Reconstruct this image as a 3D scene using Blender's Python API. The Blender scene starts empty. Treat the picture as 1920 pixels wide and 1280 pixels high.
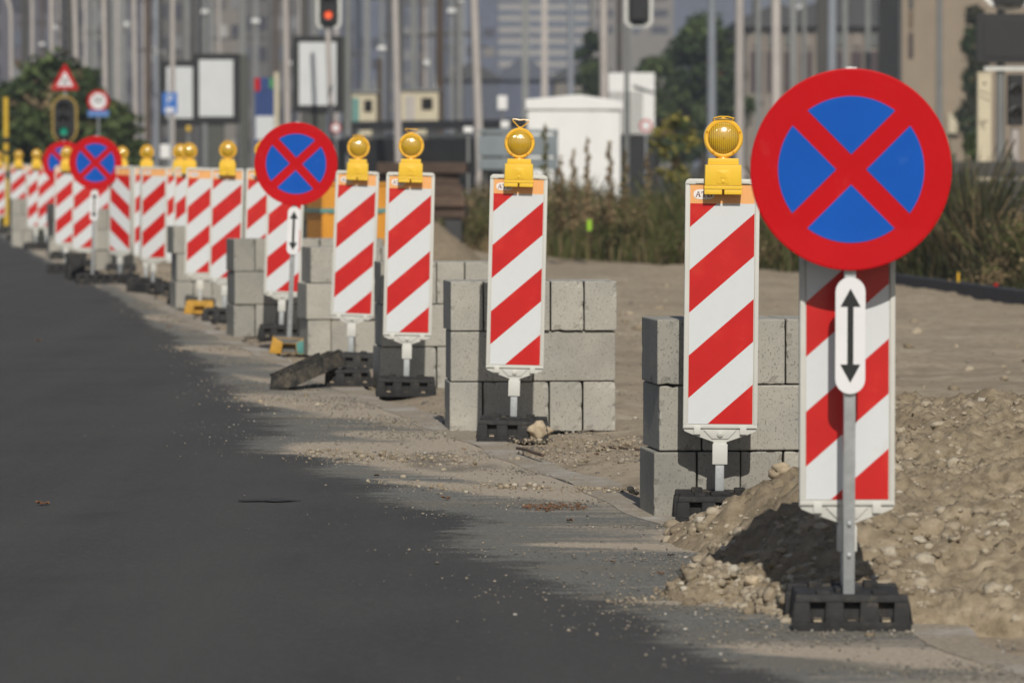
import bpy, bmesh, math, random
import numpy as np
from mathutils import Vector, Matrix

# ------------------------------------------------------------------ camera, sky, sun
SC = bpy.context.scene
COL = SC.collection
F = 9000.0            # focal length in photo pixels (1920 wide)
HC = 1.33             # camera height
R = math.radians
cam = bpy.data.cameras.new('camera')
cam.sensor_width = 36.0
cam.lens = 36.0 * F / 1920.0
cam.clip_start = 0.5
cam.clip_end = 6000
cam.dof.use_dof = True
cam.dof.focus_distance = 18.8
cam.dof.aperture_fstop = 5.7
co = bpy.data.objects.new('camera', cam)
COL.objects.link(co)
co.location = (0, 0, HC)
co.rotation_euler = (R(90) - math.atan(340.0 / F), 0, 0)
SC.camera = co
SUN_ELEV = R(39.0)
SUN_AZ = R(4.5)       # to the right of straight behind the camera
world = bpy.data.worlds.new("World")
SC.world = world
world.use_nodes = True
wn = world.node_tree
wn.nodes.clear()
bg = wn.nodes.new('ShaderNodeBackground')
sky = wn.nodes.new('ShaderNodeTexSky')
sky.sky_type = 'NISHITA'
sky.sun_disc = False
sky.sun_elevation = SUN_ELEV
sky.sun_rotation = R(180) - SUN_AZ
sky.dust_density = 1.5
wo = wn.nodes.new('ShaderNodeOutputWorld')
wn.links.new(sky.outputs[0], bg.inputs[0])
bg.inputs[1].default_value = 0.055
wn.links.new(bg.outputs[0], wo.inputs[0])
sl = bpy.data.lights.new('sun', 'SUN')
sl.energy = 3.8
sl.angle = R(0.53)
sl.color = (1.0, 0.945, 0.85)
so = bpy.data.objects.new('sun', sl)
COL.objects.link(so)
tosun = Vector((math.sin(SUN_AZ) * math.cos(SUN_ELEV), -math.cos(SUN_AZ) * math.cos(SUN_ELEV), math.sin(SUN_ELEV)))
so.rotation_euler = tosun.to_track_quat('Z', 'Y').to_euler()
so.location = (0, -5, 20)
SC.view_settings.view_transform = 'Standard'
SC.view_settings.look = 'None'
SC.view_settings.exposure = 0.0
SC.view_settings.gamma = 1.0
SC.cycles.max_bounces = 6
SC.cycles.diffuse_bounces = 3
SC.cycles.glossy_bounces = 3
SC.cycles.transmission_bounces = 4
SC.cycles.use_denoising = True

def PX(px, Y): return (px - 960.0) / F * Y
def PZ(py, Y): return HC + (300.0 - py) / F * Y
def YS(s): return F / s
def YG(py): return F * HC / (py - 300.0)     # depth of flat ground seen at row py

# ------------------------------------------------------------------ noise (numpy)
def _h(ix, iy, iz, seed):
    n = (ix.astype(np.int64) * 374761393 + iy.astype(np.int64) * 668265263 + iz.astype(np.int64) * 2147483647 + seed * 974634777) & 0xffffffff
    n = ((n ^ (n >> 13)) * 1274126177) & 0xffffffff
    n = ((n ^ (n >> 16)) * 2246822519) & 0xffffffff
    return ((n ^ (n >> 15)) & 0xffff) / 65535.0
def vnoise(x, y, z=None, seed=0):
    z = np.zeros_like(x) if z is None else z
    ix, iy, iz = np.floor(x), np.floor(y), np.floor(z)
    fx, fy, fz = x - ix, y - iy, z - iz
    fx, fy, fz = [t * t * (3 - 2 * t) for t in (fx, fy, fz)]
    r = 0
    for a in (0, 1):
        for b in (0, 1):
            for c in (0, 1):
                w = (fx if a else 1 - fx) * (fy if b else 1 - fy) * (fz if c else 1 - fz)
                r = r + w * _h(ix + a, iy + b, iz + c, seed)
    return r
def fbm(x, y, z=None, seed=0, octv=4, gain=0.5):
    s, a, t = 0, 1.0, 0
    for i in range(octv):
        k = 2.0 ** i
        s = s + a * vnoise(x * k, y * k, None if z is None else z * k, seed + i * 17)
        t += a
        a *= gain
    return s / t
def sst(a, b, x):
    t = np.clip((x - a) / (b - a), 0, 1)
    return t * t * (3 - 2 * t)

# ------------------------------------------------------------------ materials
def nm(name):
    m = bpy.data.materials.new(name)
    m.use_nodes = True
    nt = m.node_tree
    return m, nt, nt.nodes['Principled BSDF']
def N(nt, t, **kw):
    n = nt.nodes.new(t)
    for k, v in kw.items(): setattr(n, k, v)
    return n
def ramp(nt, src, stops):
    r = N(nt, 'ShaderNodeValToRGB')
    el = r.color_ramp.elements
    while len(el) < len(stops): el.new(0.5)
    for e, (p, c) in zip(el, stops):
        e.position = p
        e.color = (c[0], c[1], c[2], 1) if hasattr(c, '__len__') else (c, c, c, 1)
    nt.links.new(src, r.inputs[0])
    return r.outputs[0]
def noise_tex(nt, scale, detail=4, rough=0.55, vec=None, mapping=None):
    n = N(nt, 'ShaderNodeTexNoise')
    n.inputs['Scale'].default_value = scale
    n.inputs['Detail'].default_value = detail
    n.inputs['Roughness'].default_value = rough
    if vec is None:
        tc = N(nt, 'ShaderNodeTexCoord')
        vec = tc.outputs['Object']
    if mapping:
        mp = N(nt, 'ShaderNodeMapping')
        mp.inputs['Scale'].default_value = mapping
        nt.links.new(vec, mp.inputs[0])
        vec = mp.outputs[0]
    nt.links.new(vec, n.inputs['Vector'])
    return n.outputs['Fac']
def mixc(nt, fac, a, b, mode='MIX'):
    m = N(nt, 'ShaderNodeMix', data_type='RGBA', blend_type=mode)
    for i, v in ((0, fac), (6, a), (7, b)):
        if hasattr(v, 'node'): nt.links.new(v, m.inputs[i])
        elif i == 0: m.inputs[0].default_value = v
        else: m.inputs[i].default_value = (v[0], v[1], v[2], 1)
    return m.outputs[2]
def mathn(nt, op, a, b=None, clamp=False):
    m = N(nt, 'ShaderNodeMath', operation=op)
    m.use_clamp = clamp
    for i, v in ((0, a), (1, b)):
        if v is None: continue
        if hasattr(v, 'node'): nt.links.new(v, m.inputs[i])
        else: m.inputs[i].default_value = v
    return m.outputs[0]
def bump(nt, p, h, strength=0.3, dist=0.01):
    b = N(nt, 'ShaderNodeBump')
    b.inputs['Strength'].default_value = strength
    b.inputs['Distance'].default_value = dist
    nt.links.new(h, b.inputs['Height'])
    nt.links.new(b.outputs[0], p.inputs['Normal'])
def vary(nt, c, amt):
    """per-object brightness variation"""
    oi = N(nt, 'ShaderNodeObjectInfo')
    v = mathn(nt, 'MULTIPLY_ADD', oi.outputs['Random'], 2 * amt)
    v.node.inputs[2].default_value = 1 - amt
    return mixc(nt, 1.0, c, v, 'MULTIPLY')
def M(name, c, rough=0.5, metal=0.0, var=0.12, scale=6.0, bmp=0.0, bscale=60.0, coat=0.0, dirt=None, spec=0.5, obvar=0.0):
    m, nt, p = nm(name)
    f = noise_tex(nt, scale, 5, 0.6)
    lo = [max(0, x * (1 - var)) for x in c]
    hi = [min(1, x * (1 + var)) for x in c]
    out = ramp(nt, f, [(0.3, lo), (0.7, hi)])
    if dirt:
        f2 = noise_tex(nt, dirt[1], 6, 0.7)
        k = ramp(nt, f2, [(dirt[2], 0.0), (min(1, dirt[2] + 0.18), dirt[3])])
        out = mixc(nt, k, out, dirt[0])
    if obvar: out = vary(nt, out, obvar)
    nt.links.new(out, p.inputs['Base Color'])
    p.inputs['Roughness'].default_value = rough
    p.inputs['Metallic'].default_value = metal
    p.inputs['Coat Weight'].default_value = coat
    p.inputs['Specular IOR Level'].default_value = spec
    if bmp:
        bump(nt, p, noise_tex(nt, bscale, 4), bmp, 0.004)
    return m

MAT = {}
MAT['frame'] = M('beacon_frame_plastic', (0.56, 0.56, 0.52), 0.45, var=0.05, scale=9, dirt=((0.33, 0.30, 0.24), 14, 0.60, 0.45))
MAT['film_white'] = M('film_white', (0.62, 0.645, 0.66), 0.34, var=0.03, scale=5, coat=0.25, dirt=((0.43, 0.42, 0.39), 5, 0.56, 0.45))
MAT['film_red'] = M('film_red', (0.52, 0.010, 0.010), 0.34, var=0.10, scale=5, coat=0.25, dirt=((0.60, 0.06, 0.035), 5, 0.54, 0.6))  # paler orange smears put the film's sheen into the red
MAT['film_orange'] = M('film_orange', (0.80, 0.40, 0.15), 0.4, var=0.06, scale=14, coat=0.2)
MAT['logo_white'] = M('logo_white', (0.80, 0.76, 0.74), 0.4, var=0.02)
MAT['logo_ink'] = M('logo_ink', (0.12, 0.035, 0.05), 0.5, var=0.05)
MAT['galv'] = M('galvanised_steel', (0.44, 0.46, 0.47), 0.42, metal=0.55, var=0.14, scale=40, bmp=0.08, bscale=120)
MAT['rubber'] = M('recycled_rubber', (0.027, 0.027, 0.027), 0.72, var=0.4, scale=25, bmp=0.55, bscale=90, dirt=((0.16, 0.125, 0.085), 11, 0.55, 0.55), spec=0.3, obvar=0.25)
MAT['foot_yellow'] = M('foot_yellow', (0.50, 0.27, 0.03), 0.65, var=0.2, scale=18, bmp=0.3, dirt=((0.2, 0.15, 0.08), 12, 0.55, 0.7))
MAT['foot_teal'] = M('foot_teal', (0.07, 0.24, 0.22), 0.65, var=0.2, scale=18, bmp=0.3, dirt=((0.2, 0.17, 0.12), 12, 0.6, 0.5))
MAT['foot_grey'] = M('foot_grey', (0.13, 0.13, 0.12), 0.7, var=0.2, scale=18, bmp=0.3)
MAT['lamp_yellow'] = M('lamp_yellow', (0.82, 0.52, 0.045), 0.38, var=0.05, scale=9, spec=0.4, dirt=((0.45, 0.25, 0.03), 30, 0.66, 0.4))
MAT['ring_amber'] = M('ring_amber', (0.86, 0.49, 0.045), 0.25, var=0.05, scale=9, coat=0.5)
MAT['neck_amber'] = M('neck_amber', (0.62, 0.26, 0.012), 0.25, var=0.1, coat=0.5)
MAT['red_sign'] = M('sign_red', (0.47, 0.004, 0.008), 0.5, var=0.05, scale=4, coat=0.0, spec=0.12, dirt=((0.52, 0.10, 0.09), 11, 0.60, 0.30))
MAT['blue_sign'] = M('sign_blue', (0.005, 0.085, 0.42), 0.5, var=0.06, scale=4, coat=0.0, spec=0.12, dirt=((0.06, 0.16, 0.46), 11, 0.60, 0.35))
MAT['plate_white'] = M('plate_white', (0.72, 0.72, 0.73), 0.4, var=0.03, scale=7, coat=0.2)
MAT['plate_black'] = M('plate_black', (0.012, 0.016, 0.016), 0.45, var=0.1)
MAT['sign_back'] = M('sign_back_alu', (0.42, 0.43, 0.43), 0.45, metal=0.6, var=0.1)
MAT['pole_pale'] = M('lamp_post_pale', (0.42, 0.385, 0.36), 0.6, var=0.12, scale=2.0, obvar=0.12)
MAT['pole_grey'] = M('mast_grey', (0.20, 0.205, 0.20), 0.6, var=0.15, scale=1.5, obvar=0.15)
MAT['pole_blue'] = M('mast_bluegrey', (0.24, 0.26, 0.29), 0.6, var=0.12, scale=1.5, obvar=0.1)
MAT['pole_dark'] = M('mast_dark', (0.055, 0.052, 0.046), 0.65, var=0.2, scale=1.5, obvar=0.2)
MAT['pole_brown'] = M('mast_brown', (0.075, 0.05, 0.032), 0.8, var=0.25, scale=1.5)
MAT['black'] = M('signal_black', (0.010, 0.011, 0.012), 0.6, var=0.15)
MAT['white_paint'] = M('white_paint', (0.78, 0.78, 0.765), 0.45, var=0.04, scale=2.0, dirt=((0.55, 0.53, 0.48), 3, 0.62, 0.3))
MAT['poster'] = M('blank_poster', (0.62, 0.64, 0.65), 0.35, var=0.05, scale=1.2)
MAT['cream'] = M('cream_paint', (0.56, 0.50, 0.36), 0.6, var=0.08, scale=1.2)
MAT['yellow_paint'] = M('yellow_paint', (0.62, 0.40, 0.03), 0.5, var=0.1)
MAT['orange_box'] = M('orange_sheet', (0.62, 0.27, 0.022), 0.55, var=0.12, scale=3, dirt=((0.30, 0.16, 0.05), 6, 0.58, 0.5))
MAT['teal'] = M('teal_stripe', (0.10, 0.26, 0.24), 0.5, var=0.1)
MAT['sign_navy'] = M('navy_panel', (0.02, 0.05, 0.18), 0.45, var=0.15)
MAT['sign_lblue'] = M('blue_panel', (0.03, 0.15, 0.50), 0.45, var=0.1)
MAT['green_p'] = M('green_panel', (0.06, 0.28, 0.07), 0.5)
MAT['steel_plate'] = M('blue_grey_steel', (0.20, 0.235, 0.25), 0.5, var=0.15, scale=1.4, dirt=((0.16, 0.12, 0.09), 2.5, 0.58, 0.5))
MAT['timber'] = M('old_timber', (0.085, 0.055, 0.038), 0.8, var=0.35, scale=5, bmp=0.4, obvar=0.3)
MAT['dark_concrete'] = M('dark_concrete', (0.045, 0.045, 0.046), 0.8, var=0.25, scale=1.2)
MAT['kerb'] = M('kerb_slate', (0.050, 0.055, 0.065), 0.75, var=0.2, scale=8, bmp=0.2)
MAT['trunk'] = M('bark', (0.06, 0.045, 0.03), 0.9, var=0.3, scale=8, bmp=0.5)
MAT['leaf_fallen'] = M('fallen_leaf_brown', (0.22, 0.10, 0.04), 0.7, var=0.4, scale=30, obvar=0.4)
MAT['sand_lump'] = M('dry_sand_lump', (0.42, 0.34, 0.235), 0.95, var=0.2, scale=40, bmp=0.6, bscale=120, obvar=0.1)

def leaf_mat(name, c, tr=0.35):
    m, nt, p = nm(name)
    g = N(nt, 'ShaderNodeNewGeometry')
    out = ramp(nt, g.outputs['Random Per Island'], [(0.0, [x * 0.6 for x in c]), (0.6, c), (1.0, [x * 1.5 for x in c])])
    nt.links.new(out, p.inputs['Base Color'])
    p.inputs['Roughness'].default_value = 0.6
    p.inputs['Specular IOR Level'].default_value = 0.25
    t = N(nt, 'ShaderNodeBsdfTranslucent')
    nt.links.new(out, t.inputs[0])
    mx = N(nt, 'ShaderNodeMixShader')
    mx.inputs[0].default_value = tr
    nt.links.new(p.outputs[0], mx.inputs[1])
    nt.links.new(t.outputs[0], mx.inputs[2])
    nt.links.new(mx.outputs[0], nt.nodes['Material Output'].inputs[0])
    return m
MAT['leaf_dark'] = leaf_mat('foliage_dark', (0.052, 0.082, 0.030))
MAT['leaf_mid'] = leaf_mat('foliage_mid', (0.105, 0.145, 0.048))
MAT['leaf_yellow'] = leaf_mat('foliage_yellow', (0.32, 0.28, 0.07))
MAT['weed_brown'] = leaf_mat('weed_brown', (0.27, 0.20, 0.11))
MAT['weed_green'] = leaf_mat('weed_green', (0.125, 0.140, 0.045))
MAT['weed_straw'] = leaf_mat('weed_straw', (0.34, 0.26, 0.145))
MAT['weed_dark'] = leaf_mat('weed_dark', (0.05, 0.052, 0.028))

# amber ribbed lens
m, nt, p = nm('amber_lens')
tc = N(nt, 'ShaderNodeTexCoord')
w = N(nt, 'ShaderNodeTexWave', wave_type='BANDS', bands_direction='X', wave_profile='SIN')
w.inputs['Scale'].default_value = 42
nt.links.new(tc.outputs['Object'], w.inputs['Vector'])
vo = N(nt, 'ShaderNodeTexVoronoi')
vo.inputs['Scale'].default_value = 130
nt.links.new(tc.outputs['Object'], vo.inputs['Vector'])
hh = mathn(nt, 'ADD', w.outputs['Fac'], mathn(nt, 'MULTIPLY', vo.outputs['Distance'], 0.9))
p.inputs['Specular IOR Level'].default_value = 1.0
p.inputs['Coat IOR'].default_value = 1.8
bump(nt, p, hh, 0.5, 0.0018)
cc = ramp(nt, w.outputs['Fac'], [(0.0, (0.46, 0.255, 0.004)), (1.0, (0.82, 0.51, 0.015))])
nt.links.new(cc, p.inputs['Base Color'])
p.inputs['Roughness'].default_value = 0.08
p.inputs['Coat Weight'].default_value = 1.0
p.inputs['Coat Roughness'].default_value = 0.22
p.inputs['Transmission Weight'].default_value = 0.15
MAT['lens'] = m

# speckled concrete
m, nt, p = nm('speckled_concrete')
tc = N(nt, 'ShaderNodeTexCoord')
oi = N(nt, 'ShaderNodeObjectInfo')
va = N(nt, 'ShaderNodeVectorMath', operation='ADD')
sc_ = N(nt, 'ShaderNodeVectorMath', operation='SCALE')
nt.links.new(oi.outputs['Location'], sc_.inputs[0])
sc_.inputs['Scale'].default_value = 3.7
nt.links.new(tc.outputs['Object'], va.inputs[0])
nt.links.new(sc_.outputs[0], va.inputs[1])
V = va.outputs[0]
f1 = noise_tex(nt, 4.0, 5, 0.6, V)
base = ramp(nt, f1, [(0.3, (0.285, 0.278, 0.250)), (0.7, (0.370, 0.352, 0.305))])
f2 = noise_tex(nt, 130.0, 3, 0.6, V, (1, 1, 0.75))
spk = ramp(nt, f2, [(0.585, 0.0), (0.66, 0.75)])
base = mixc(nt, spk, base, (0.11, 0.11, 0.105))
f3 = noise_tex(nt, 55.0, 4, 0.7, V)
spk2 = ramp(nt, f3, [(0.3, 0.5), (0.42, 0.0)])
base = mixc(nt, spk2, base, (0.42, 0.40, 0.35))
stn = ramp(nt, noise_tex(nt, 1.6, 6, 0.65, V), [(0.52, 0.0), (0.66, 0.45)])
base = mixc(nt, stn, base, (0.20, 0.19, 0.165))
base = vary(nt, base, 0.15)
nt.links.new(base, p.inputs['Base Color'])
p.inputs['Roughness'].default_value = 0.9
bump(nt, p, f2, 0.5, 0.004)
MAT['concrete'] = m

# dirt heap
m, nt, p = nm('heap_dirt')
f1 = noise_tex(nt, 1.1, 5, 0.6)
f2 = noise_tex(nt, 16, 6, 0.65)
a = ramp(nt, f2, [(0.30, (0.165, 0.130, 0.085)), (0.50, (0.29, 0.235, 0.160)), (0.75, (0.45, 0.375, 0.27))])
a = mixc(nt, ramp(nt, f1, [(0.42, 0.0), (0.58, 0.6)]), a, (0.225, 0.178, 0.12))
f4 = noise_tex(nt, 34, 4, 0.7)
a = mixc(nt, ramp(nt, f4, [(0.30, 0.75), (0.43, 0.0)]), a, (0.13, 0.105, 0.072))  # dark spots painted as shaded cavities among the crumbs
nt.links.new(a, p.inputs['Base Color'])
p.inputs['Roughness'].default_value = 0.97
p.inputs['Specular IOR Level'].default_value = 0.15
bump(nt, p, noise_tex(nt, 60, 6, 0.7), 0.7, 0.012)
MAT['heap'] = m
# clods
m, nt, p = nm('clod_dirt')
g = N(nt, 'ShaderNodeNewGeometry')
a = ramp(nt, g.outputs['Random Per Island'], [(0.0, (0.22, 0.18, 0.125)), (0.5, (0.36, 0.30, 0.22)), (0.9, (0.47, 0.41, 0.315)), (1.0, (0.54, 0.50, 0.42))])
f2 = noise_tex(nt, 60, 5, 0.6)
a = mixc(nt, ramp(nt, f2, [(0.4, 0.0), (0.7, 0.4)]), a, (0.22, 0.17, 0.11))
nt.links.new(a, p.inputs['Base Color'])
p.inputs['Roughness'].default_value = 0.97
p.inputs['Specular IOR Level'].default_value = 0.15
bump(nt, p, noise_tex(nt, 90, 5, 0.7), 0.7, 0.012)
MAT['clod'] = m
# loose grit
m, nt, p = nm('loose_grit')
g = N(nt, 'ShaderNodeNewGeometry')
a = ramp(nt, g.outputs['Random Per Island'], [(0.0, (0.10, 0.096, 0.088)), (0.5, (0.185, 0.168, 0.138)), (0.94, (0.29, 0.25, 0.195)), (1.0, (0.46, 0.44, 0.40))])
nt.links.new(a, p.inputs['Base Color'])
p.inputs['Roughness'].default_value = 0.9
MAT['grit'] = m

# ground: sand near, scrubby ballast far
m, nt, p = nm('ground_sand')
tc = N(nt, 'ShaderNodeTexCoord')
sx = N(nt, 'ShaderNodeSeparateXYZ')
nt.links.new(tc.outputs['Object'], sx.inputs[0])
f1 = noise_tex(nt, 0.7, 6, 0.6, None, (1, 0.35, 1))
f2 = noise_tex(nt, 9, 6, 0.65, None, (1, 0.5, 1))
sand = ramp(nt, f2, [(0.28, (0.255, 0.205, 0.145)), (0.5, (0.365, 0.300, 0.218)), (0.74, (0.43, 0.36, 0.27))])
sand = mixc(nt, ramp(nt, f1, [(0.42, 0.0), (0.66, 0.6)]), sand, (0.27, 0.225, 0.17))
f5 = noise_tex(nt, 1.0, 6, 0.7, None, (0.22, 1.5, 1))
sand = mixc(nt, ramp(nt, f5, [(0.50, 0.0), (0.60, 0.55)]), sand, (0.225, 0.185, 0.135))
sand = mixc(nt, ramp(nt, noise_tex(nt, 1.0, 6, 0.7, None, (0.5, 2.6, 1)), [(0.58, 0.0), (0.66, 0.6)]), sand, (0.46, 0.40, 0.31))
f3 = noise_tex(nt, 22, 5, 0.7, None, (1, 0.55, 1))
sand = mixc(nt, ramp(nt, f3, [(0.30, 0.8), (0.42, 0.0)]), sand, (0.115, 0.092, 0.065))
far = ramp(nt, noise_tex(nt, 0.25, 5, 0.6), [(0.35, (0.045, 0.042, 0.035)), (0.6, (0.075, 0.075, 0.055)), (0.8, (0.035, 0.055, 0.02))])
fy = mathn(nt, 'ADD', sx.outputs['Y'], mathn(nt, 'MULTIPLY', f1, 14))
k = ramp(nt, mathn(nt, 'DIVIDE', fy, 200.0), [(0.385, 0.0), (0.43, 1.0)])
col = mixc(nt, k, sand, far)
nt.links.new(col, p.inputs['Base Color'])
p.inputs['Roughness'].default_value = 0.97
p.inputs['Specular IOR Level'].default_value = 0.15
bump(nt, p, noise_tex(nt, 30, 6, 0.7), 0.7, 0.02)
MAT['ground'] = m

# asphalt: UV x = distance from the right edge divided by the width of the worn rough margin
m, nt, p = nm('asphalt')
tc = N(nt, 'ShaderNodeTexCoord')
uv = N(nt, 'ShaderNodeUVMap')
uv.uv_map = 'edge'
su = N(nt, 'ShaderNodeSeparateXYZ')
nt.links.new(uv.outputs[0], su.inputs[0])
wob = noise_tex(nt, 0.55, 5, 0.6, None, (1.0, 1.6, 1))
d = mathn(nt, 'ADD', su.outputs[0], mathn(nt, 'MULTIPLY', mathn(nt, 'SUBTRACT', wob, 0.5), 1.3))
d = mathn(nt, 'ADD', d, mathn(nt, 'MULTIPLY', mathn(nt, 'SUBTRACT', noise_tex(nt, 7, 6, 0.75, None, (0.7, 1.4, 1)), 0.5), 0.9))
d = mathn(nt, 'ADD', d, mathn(nt, 'MULTIPLY', mathn(nt, 'SUBTRACT', noise_tex(nt, 90, 2, 0.6), 0.5), 0.5))
fine = noise_tex(nt, 160, 3, 0.6)
mid = noise_tex(nt, 1.3, 5, 0.65, None, (1.0, 0.5, 1))
smooth_c = ramp(nt, mid, [(0.3, (0.053, 0.052, 0.052)), (0.7, (0.070, 0.069, 0.067))])
smooth_c = mixc(nt, ramp(nt, noise_tex(nt, 22, 5, 0.75), [(0.50, 0.0), (0.68, 0.6)]), smooth_c, (0.105, 0.104, 0.100))
smooth_c = mixc(nt, ramp(nt, noise_tex(nt, 0.8, 5, 0.7, None, (1.2, 0.6, 1)), [(0.30, 0.6), (0.46, 0.0)]), smooth_c, (0.043, 0.043, 0.043))
trk = noise_tex(nt, 1.0, 5, 0.6, None, (2.4, 0.12, 1))
smooth_c = mixc(nt, ramp(nt, trk, [(0.42, 0.0), (0.68, 0.55)]), smooth_c, (0.084, 0.082, 0.079))
smooth_c = mixc(nt, ramp(nt, fine, [(0.47, 0.0), (0.70, 0.6)]), smooth_c, (0.115, 0.115, 0.112))
smooth_c = mixc(nt, ramp(nt, noise_tex(nt, 75, 2, 0.5), [(0.30, 0.6), (0.42, 0.0)]), smooth_c, (0.026, 0.026, 0.027))
rough_c = ramp(nt, noise_tex(nt, 120, 4, 0.7), [(0.33, (0.085, 0.090, 0.088)), (0.50, (0.150, 0.155, 0.147)), (0.75, (0.29, 0.275, 0.24))])
kr = ramp(nt, d, [(0.86, 1.0), (0.98, 0.0)])
kr.node.color_ramp.interpolation = 'EASE'
g40 = noise_tex(nt, 42, 5, 0.75)
rough_c = mixc(nt, ramp(nt, g40, [(0.52, 0.0), (0.66, 0.75)]), rough_c, (0.31, 0.285, 0.24))
rough_c = mixc(nt, ramp(nt, g40, [(0.32, 0.75), (0.44, 0.0)]), rough_c, (0.055, 0.057, 0.056))
brn = ramp(nt, noise_tex(nt, 1.0, 6, 0.7, None, (0.3, 1.7, 1)), [(0.46, 0.0), (0.64, 0.6)])
rough_c = mixc(nt, brn, rough_c, (0.185, 0.165, 0.125))
c = mixc(nt, kr, smooth_c, rough_c)
# sand washed over the margin in streaks that run across the road
st = noise_tex(nt, 1.0, 6, 0.62, None, (0.35, 2.0, 1))
blot = noise_tex(nt, 5.0, 5, 0.65, None, (0.6, 1.6, 1))
grit_n = noise_tex(nt, 55, 4, 0.7)
edge_w = mathn(nt, 'SUBTRACT', 1.0, mathn(nt, 'MULTIPLY', d, 0.85), True)
sk = mathn(nt, 'ADD', mathn(nt, 'MULTIPLY', st, 0.75), mathn(nt, 'MULTIPLY', edge_w, 0.17))
sk = mathn(nt, 'ADD', sk, mathn(nt, 'MULTIPLY', mathn(nt, 'SUBTRACT', blot, 0.5), 0.55))
sk = mathn(nt, 'ADD', sk, mathn(nt, 'MULTIPLY', mathn(nt, 'SUBTRACT', grit_n, 0.5), 0.35))
sk = mathn(nt, 'MULTIPLY', sk, ramp(nt, d, [(0.0, 1.0), (0.75, 0.9), (1.05, 0.0)]))
sk = mathn(nt, 'ADD', sk, mathn(nt, 'MULTIPLY', su.outputs[1], 0.85))
sandk = ramp(nt, sk, [(0.47, 0.0), (0.68, 0.95)])
c = mixc(nt, sandk, c, ramp(nt, grit_n, [(0.35, (0.29, 0.245, 0.185)), (0.65, (0.52, 0.45, 0.36))]))
# a few dark tar cracks on the smooth part
dk = ramp(nt, noise_tex(nt, 0.9, 3, 0.5, None, (1.0, 0.45, 1)), [(0.27, 0.55), (0.33, 0.0)])
c = mixc(nt, dk, c, (0.05, 0.05, 0.05))
nt.links.new(c, p.inputs['Base Color'])
p.inputs['Roughness'].default_value = 0.9
p.inputs['Specular IOR Level'].default_value = 0.15
bump(nt, p, noise_tex(nt, 110, 4, 0.65), 0.8, 0.008)
MAT['asphalt'] = m
m, nt, p = nm('gutter_concrete')
f2 = noise_tex(nt, 14, 6, 0.7)
a = ramp(nt, f2, [(0.3, (0.24, 0.21, 0.17)), (0.55, (0.40, 0.375, 0.34)), (0.75, (0.55, 0.53, 0.50))])
dk = ramp(nt, noise_tex(nt, 70, 3, 0.6), [(0.60, 0.0), (0.68, 0.7)])
a = mixc(nt, dk, a, (0.13, 0.12, 0.10))
sd = ramp(nt, noise_tex(nt, 1.5, 7, 0.68), [(0.36, 0.0), (0.50, 1.0)])
a = mixc(nt, sd, a, ramp(nt, noise_tex(nt, 50, 5, 0.7), [(0.35, (0.17, 0.15, 0.115)), (0.7, (0.40, 0.335, 0.25))]))
nt.links.new(a, p.inputs['Base Color'])
p.inputs['Roughness'].default_value = 0.95
bump(nt, p, f2, 0.5, 0.01)
MAT['gutter'] = m

def emis(name, c, s):
    m, nt, p = nm(name)
    p.inputs['Base Color'].default_value = (c[0] * 0.3, c[1] * 0.3, c[2] * 0.3, 1)
    f = noise_tex(nt, 40, 2)
    nt.links.new(ramp(nt, f, [(0.2, [x * 0.8 for x in c]), (0.8, c)]), p.inputs['Emission Color'])
    p.inputs['Emission Strength'].default_value = s
    return m
MAT['red_light'] = emis('red_signal_glow', (1.0, 0.13, 0.04), 1.3)
MAT['green_light'] = emis('green_signal_glow', (0.0, 0.42, 0.25), 0.55)

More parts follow.
